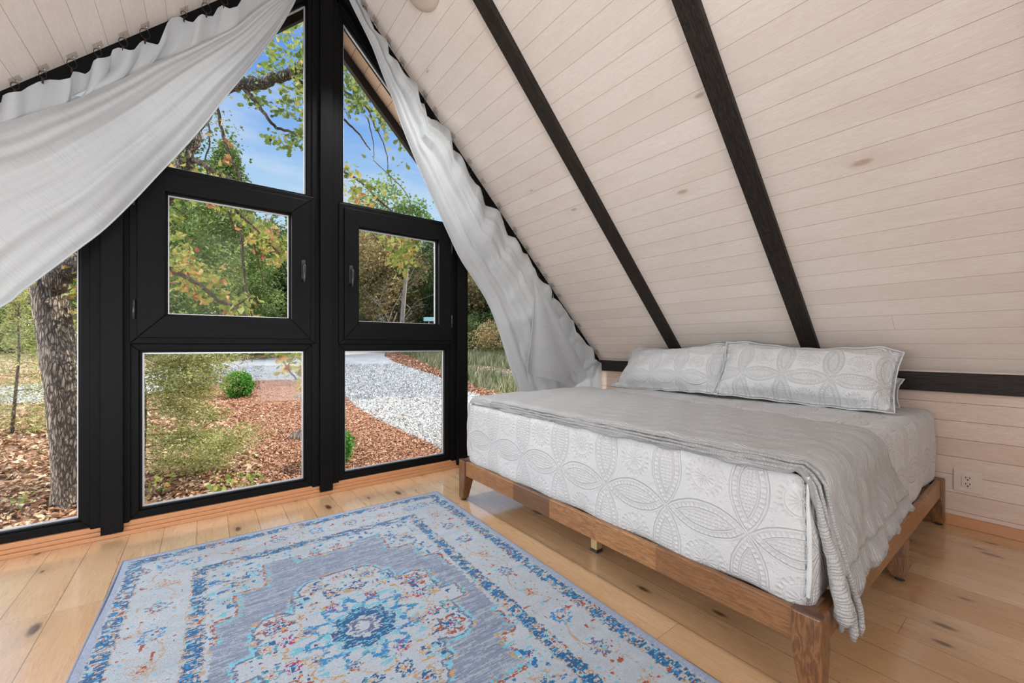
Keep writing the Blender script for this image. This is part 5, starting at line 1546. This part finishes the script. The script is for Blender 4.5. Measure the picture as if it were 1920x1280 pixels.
br = [
 # limb crossing behind the left curtain and the big horizontal branch
 ([(92, 545, TD), (130, 500, TD), (200, 445, 4.0), (262, 405, D1), (315, 362, D1), (345, 300, D1), (356, 255, D1), (375, 215, D1), (400, 178, D1)], .098, .075),
 ([(400, 178, D1), (428, 160, D1), (455, 157, D1), (490, 156, 4.2), (515, 146, 4.2), (545, 138, 4.3), (577, 120, 4.3), (610, 117, 4.4), (650, 116, 4.4), (690, 121, 4.5), (740, 128, 4.6)], .062, .028),
 ([(452, 160, D1), (470, 180, 4.1), (490, 205, 4.1), (507, 228, 4.1), (520, 240, 4.2), (545, 247, 4.2), (575, 262, 4.2), (600, 280, 4.3)], .020, .010),
 ([(545, 140, 4.2), (560, 152, 4.2), (578, 168, 4.3), (610, 195, 4.3), (645, 225, 4.3), (672, 250, 4.4), (694, 282, 4.4)], .022, .006),
 ([(645, 170, 4.4), (668, 186, 4.4), (690, 205, 4.4), (702, 235, 4.4), (713, 255, 4.4), (720, 272, 4.4), (727, 300, 4.4), (727, 318, 4.4), (735, 345, 4.4)], .012, .003),
 ([(690, 222, 4.4), (695, 245, 4.4), (700, 268, 4.4), (701, 298, 4.4)], .007, .003),
 ([(700, 180, 4.4), (712, 205, 4.4), (715, 235, 4.4), (729, 260, 4.4)], .007, .003),
 ([(620, 305, 4.5), (645, 322, 4.5), (668, 335, 4.5), (688, 352, 4.5), (703, 368, 4.5), (722, 385, 4.6), (740, 400, 4.6)], .014, .010),
 ([(400, 178, D1), (408, 205, 4.0), (415, 240, 4.0), (425, 275, 4.0), (438, 305, 4.0), (450, 332, 4.0), (456, 360, 4.0)], .018, .010),
 ([(385, 215, D1), (392, 240, 4.0), (392, 275, 4.0), (384, 300, 4.0), (390, 330, 4.0)], .010, .005),
 ([(348, 305, D1), (362, 300, D1), (380, 307, 4.0), (400, 322, 4.0), (425, 332, 4.0), (450, 345, 4.0)], .030, .014),
 ([(424, 345, 4.0), (426, 372, 4.0), (430, 400, 4.0), (440, 425, 4.0), (452, 440, 4.0), (455, 480, 4.0), (459, 520, 4.0), (466, 560, 4.0), (473, 600, 4.0), (480, 640, 4.0)], .015, .006),
 ([(426, 372, 4.0), (445, 395, 4.0), (465, 420, 4.0), (478, 465, 4.0), (488, 505, 4.0), (495, 530, 4.0), (512, 550, 4.0)], .010, .003),
 ([(440, 395, 4.0), (465, 415, 4.0), (495, 445, 4.0), (525, 475, 4.0), (552, 488, 4.1), (580, 500, 4.1)], .012, .007),
 ([(295, 480, 3.9), (320, 505, 3.9), (350, 520, 3.9), (380, 538, 3.9), (405, 560, 3.9), (440, 575, 3.9), (470, 600, 3.9), (500, 640, 3.9), (520, 665, 3.9), (540, 690, 3.9), (555, 712, 3.9)], .024, .007),
 ([(440, 575, 3.9), (468, 560, 3.9), (490, 575, 3.9), (520, 590, 3.9)], .007, .002),
 ([(120, 500, TD), (140, 470, 3.9), (165, 430, 3.9)], .03, .02),
]
twigs = []
for i, (p, r0, r1) in enumerate(br):
    P3 = PP(p); n = max(10, len(p) * 5); q = smooth_path(P3, n)
    q = [tuple(np.array(v_) + np.array([math.sin(k * 1.3 + i), math.cos(k * 1.7 + i), math.sin(k * 2.1 + 2 * i)]) * r0 * .22) for k, v_ in enumerate(q)]
    a = MB(); a.tube(q, [r0 + (r1 - r0) * k / (n - 1) for k in range(n)], 14 if r0 > .04 else 8)
    child(a, 'branch', MAT['bark' if r0 > .04 else 'twig'], oak); twigs.append(q)
# lobed oak leaves
LOBE = [(0, 0), (.16, .12), (.30, .10), (.36, .28), (.50, .17), (.60, .40), (.70, .22), (.84, .30), (1.0, .0)]
LO = np.array([(x, y, abs(y) * .35) for x, y in LOBE] + [(x, -y, abs(y) * .35) for x, y in LOBE[-2:0:-1]])
def oak_leaves(name, clusters, mat, size=.072):
    Vs, Ts = [], []; nl = len(LO)
    r_ = np.random.default_rng(len(name) + len(clusters))
    for (px, py, d, sp_, n, tone) in clusters:
        c = np.array([PD(px + r_.normal(0, sp_), py + r_.normal(0, sp_ * .8), d + r_.normal(0, .16)) for _ in range(n)])
        for k in range(n):
            dd = r_.normal(0, 1, 3); dd[2] = dd[2] * .6 - .5; dd /= np.linalg.norm(dd)
            w_ = np.cross(dd, r_.normal(0, 1, 3)); w_ /= np.linalg.norm(w_); nn = np.cross(dd, w_)
            s_ = size * (.6 + .7 * r_.random())
            Vs.append(c[k] + (LO[:, :1] * dd + LO[:, 1:2] * w_ + LO[:, 2:3] * nn) * s_); Ts.append(min(1, max(0, tone + r_.normal(0, .17))))
    V = np.concatenate(Vs); F_ = np.arange(len(V)).reshape(-1, nl)
    np_mesh(name, V, F_, MAT[mat], oak, tone=np.array(Ts), nv=nl)
up = []
for (x, y, s_, n, tn) in ((505, 90, 13, 30, .35), (530, 60, 14, 26, .4), (560, 50, 12, 34, .35), (545, 100, 15, 34, .35), (515, 120, 10, 24, .3), (570, 90, 14, 36, .4), (500, 135, 12, 22, .35), (485, 165, 11, 22, .35),
                          (468, 178, 9, 22, .3), (488, 190, 8, 24, .35), (480, 140, 10, 18, .35), (565, 130, 14, 46, .5), (570, 165, 12, 44, .55), (535, 165, 10, 28, .45), (548, 185, 11, 36, .4), (560, 205, 12, 36, .35), (530, 205, 9, 26, .35),
                          (520, 255, 8, 24, .35), (545, 272, 9, 34, .35), (563, 255, 10, 40, .35), (572, 235, 9, 30, .45), (575, 30, 10, 26, .4), (455, 150, 8, 10, .6), (415, 180, 8, 8, .5), (600, 180, 20, 60, .4), (605, 80, 22, 60, .4),
                          (650, 130, 12, 44, .5), (660, 160, 14, 56, .45), (680, 175, 14, 60, .45), (700, 195, 14, 60, .45), (720, 215, 12, 46, .45), (735, 235, 9, 30, .5), (665, 195, 12, 40, .4), (690, 150, 16, 56, .5), (650, 100, 10, 30, .4),
                          (655, 318, 7, 22, .45), (657, 362, 8, 26, .75), (665, 355, 6, 14, .4), (690, 340, 8, 18, .4), (712, 352, 9, 14, .4), (672, 335, 6, 8, .5), (690, 375, 11, 22, .8), (720, 330, 30, 14, .4), (760, 260, 14, 40, .45)):
    up.append((x, y, 4.3 + .15 * math.sin(x), s_ * 1.05, int(n * 1.2), tn))
oak_leaves('upper_leaves', up, 'leaf_oak', .062)
lo = []
for (x, y, s_, n, tn) in ((322, 400, 12, 46, .5), (345, 375, 11, 34, .4), (322, 440, 12, 40, .55), (335, 470, 12, 46, .6), (318, 500, 9, 40, .7), (345, 500, 13, 56, .75), (370, 510, 13, 60, .75), (395, 520, 14, 56, .7), (350, 535, 11, 36, .8), (380, 560, 9, 24, .85),
                          (415, 560, 11, 30, .6), (440, 570, 13, 46, .6), (465, 565, 10, 30, .6), (425, 590, 10, 24, .8), (470, 590, 8, 22, .85), (395, 372, 9, 18, .9), (415, 385, 9, 24, .7), (450, 400, 11, 30, .55), (478, 425, 13, 44, .6), (500, 440, 12, 44, .6), (520, 460, 11, 40, .65),
                          (535, 475, 9, 30, .6), (495, 465, 9, 26, .8), (515, 485, 8, 22, .85), (530, 445, 10, 24, .5), (470, 445, 8, 16, .8), (405, 350, 10, 22, .85), (430, 385, 8, 14, .4), (385, 250, 7, 4, .95), (420, 300, 7, 9, .97), (410, 225, 5, 5, .97), (425, 262, 5, 5, .95), (380, 320, 12, 14, .6), (330, 300, 10, 20, .5), (350, 330, 14, 26, .7), (410, 330, 12, 20, .7),
                          (560, 500, 14, 30, .6), (525, 660, 9, 26, .5), (545, 672, 10, 34, .65), (562, 690, 10, 34, .6), (568, 712, 7, 24, .85), (555, 655, 12, 30, .6), (535, 690, 6, 12, .7),
                          (755, 452, 16, 70, .58), (748, 478, 12, 60, .55), (765, 470, 11, 50, .62), (752, 500, 6, 18, .6), (772, 488, 6, 18, .6), (735, 440, 14, 40, .6), (780, 440, 14, 40, .55),
                          (140, 480, 10, 30, .75), (148, 510, 9, 30, .8), (142, 545, 9, 34, .7), (150, 575, 7, 26, .6), (130, 505, 8, 20, .7), (50, 520, 12, 26, .6), (30, 548, 10, 18, .65), (60, 505, 10, 22, .9), (150, 610, 6, 12, .5), (85, 575, 5, 4, .9)):
    lo.append((x, y, 4.0 + .15 * math.sin(x * .7), s_, n, tn))
oak_leaves('lower_leaves', lo, 'leaf_oak', .066)
a = MB(); P3 = PP([(700, 300, 5.2), (760, 360, 5.0), (768, 400, 4.9), (760, 440, 4.9), (752, 470, 4.9)]); a.tube(smooth_path(P3, 16), .006, 6); child(a, 'branch', MAT['twig'], oak)

# ---- feathery cedar sapling close to the lower left window
SD = 4.3
sb = PD(262, 900, SD); sx0, sy0 = float(sb[0]), float(sb[1])
sap = empty('cedar_sapling', (sx0, sy0, zg(sx0, sy0)), 'feathery yellow green cedar sapling spreading across the lower left window', 'tree')
a = MB(); a.tube(smooth_path([(sx0, sy0, zg(sx0, sy0) - .05)] + PP([(268, 860, SD), (272, 760, SD), (266, 680, SD), (262, 600, SD), (262, 560, SD)]), 24), [.020 - .012 * k / 23 for k in range(24)], 9)
child(a, 'trunk', MAT['twig'], sap)
rs = np.random.default_rng(11)
sbr = [([(270, 640), (330, 655), (395, 662), (430, 668)], 0), ([(271, 700), (320, 690), (360, 688), (395, 692)], .15), ([(272, 740), (320, 735), (355, 735), (392, 726)], -.1), ([(272, 770), (320, 765), (360, 775), (402, 782)], .1),
       ([(270, 815), (330, 815), (380, 830), (440, 840)], 0), ([(270, 838), (320, 832), (370, 828), (420, 835), (465, 810)], -.2), ([(268, 860), (320, 865), (360, 870), (410, 862)], .25), ([(266, 610), (320, 610), (370, 630)], .1),
       ([(266, 650), (220, 660), (180, 690), (150, 715)], .2), ([(270, 720), (210, 730), (160, 770), (140, 790)], 0), ([(262, 600), (200, 610), (150, 650)], -.1), ([(272, 800), (240, 830), (215, 870)], .2), ([(268, 670), (300, 680), (340, 670), (380, 650), (400, 655)], -.3), ([(272, 710), (305, 715), (345, 712), (375, 706), (400, 708)], -.25)]
cen = []
for i, (p, dd) in enumerate(sbr):
    n = 14; q = smooth_path(PP([(x, y, SD + dd * (k / len(p))) for k, (x, y) in enumerate(p)]), n)
    a = MB(); a.tube(q, [.007 * (1 - .8 * k / n) for k in range(n)], 6); child(a, 'branch', MAT['twig'], sap)
    for k in range(3, n):
        c = np.array(q[k]); m_ = 26
        off = rs.normal(0, 1, (m_, 3)) * np.array([.10, .10, .060]) ; off[:, 2] += .012
        cen.extend((c + off).tolist())
V, F_, tn = sprays(np.array(cen), .036, np.clip(.48 + .24 * rs.normal(0, 1, len(cen)), 0, 1), 9, 3.2, -.15, .3, rs)
np_mesh('foliage', V, F_, MAT['leaf_cedarnear'], sap, tone=tn)
# thin sapling left of the oak
S2 = 5.0; sb = PD(20, 880, S2); x0, y0 = float(sb[0]), float(sb[1])
sap2 = empty('thin_sapling', (x0, y0, zg(x0, y0)), 'thin pale stemmed young cedar left of the oak trunk', 'tree')
a = MB(); a.tube(smooth_path([(x0, y0, zg(x0, y0) - .05)] + PP([(20, 850, S2), (24, 790, S2), (30, 730, S2), (36, 660, S2), (34, 600, S2), (38, 540, S2)]), 24), [.022 - .016 * k / 23 for k in range(24)], 9)
child(a, 'trunk', MAT['twig'], sap2)
cen = []
for i in range(22):
    y = 545 + i * 12.5; ln = 22 + i * 1.8 * (1 if i < 16 else .7); sgn = 1 if i % 2 else -1
    q = smooth_path(PP([(34 - i * .5, y, S2), (34 + sgn * ln * .5, y - 3, S2 + .1), (34 + sgn * ln, y + 4, S2 + .15 * math.sin(i))]), 8)
    a = MB(); a.tube(q, [.005 * (1 - .8 * k / 8) for k in range(8)], 5); child(a, 'branch', MAT['twig'], sap2)
    for k in range(2, 8): cen.extend((np.array(q[k]) + rs.normal(0, 1, (9, 3)) * np.array([.08, .08, .045])).tolist())
V, F_, tn = sprays(np.array(cen), .032, np.clip(.45 + .15 * rs.normal(0, 1, len(cen)), 0, 1), 8, 3.2, -.1, .3, rs)
np_mesh('foliage', V, F_, MAT['leaf_cedarnear'], sap2, tone=tn)
# little seedlings by the sill and green sprigs in the litter
def seedling(px, py, label, n=16, size=.05, mat='leaf_oakgreen'):
    g = GP(px, py + 34); d_ = float(np.dot(np.array([g[0], g[1], 0]), cF)); z0 = zg(*g)
    root = empty('seedling', (g[0], g[1], z0), label, 'plant')
    r_ = np.random.default_rng(px + py); tips = []
    a = MB()
    for k in range(4):
        tip = np.array([g[0], g[1], z0]) + np.array([r_.normal(0, .05), r_.normal(0, .05), .10 + .12 * r_.random()]); tips.append(tip)
        a.tube([(g[0], g[1], z0 - .02), tuple((np.array([g[0], g[1], z0]) + tip) / 2 + r_.normal(0, .008, 3)), tuple(tip)], [.003, .0025, .0015], 5)
    child(a, 'stems', MAT['twig'], root)
    V, F_, tn = sprays(np.array(tips), size, np.clip(.5 + .3 * r_.random(4), 0, 1), n // 4, .8, .2, 0, r_)
    np_mesh('leaves', V, F_, MAT[mat], root, tone=tn)
seedling(14, 940, 'small green seedling with drooping leaves near the left sill')
seedling(300, 900, 'small leafy sprig low in the leaf litter, left lower window', 20)
seedling(410, 905, 'yellow green sprig in the dry leaves by the mulch edge', 24)
seedling(470, 895, 'green sprig at the boundary of mulch and dry leaves', 20)
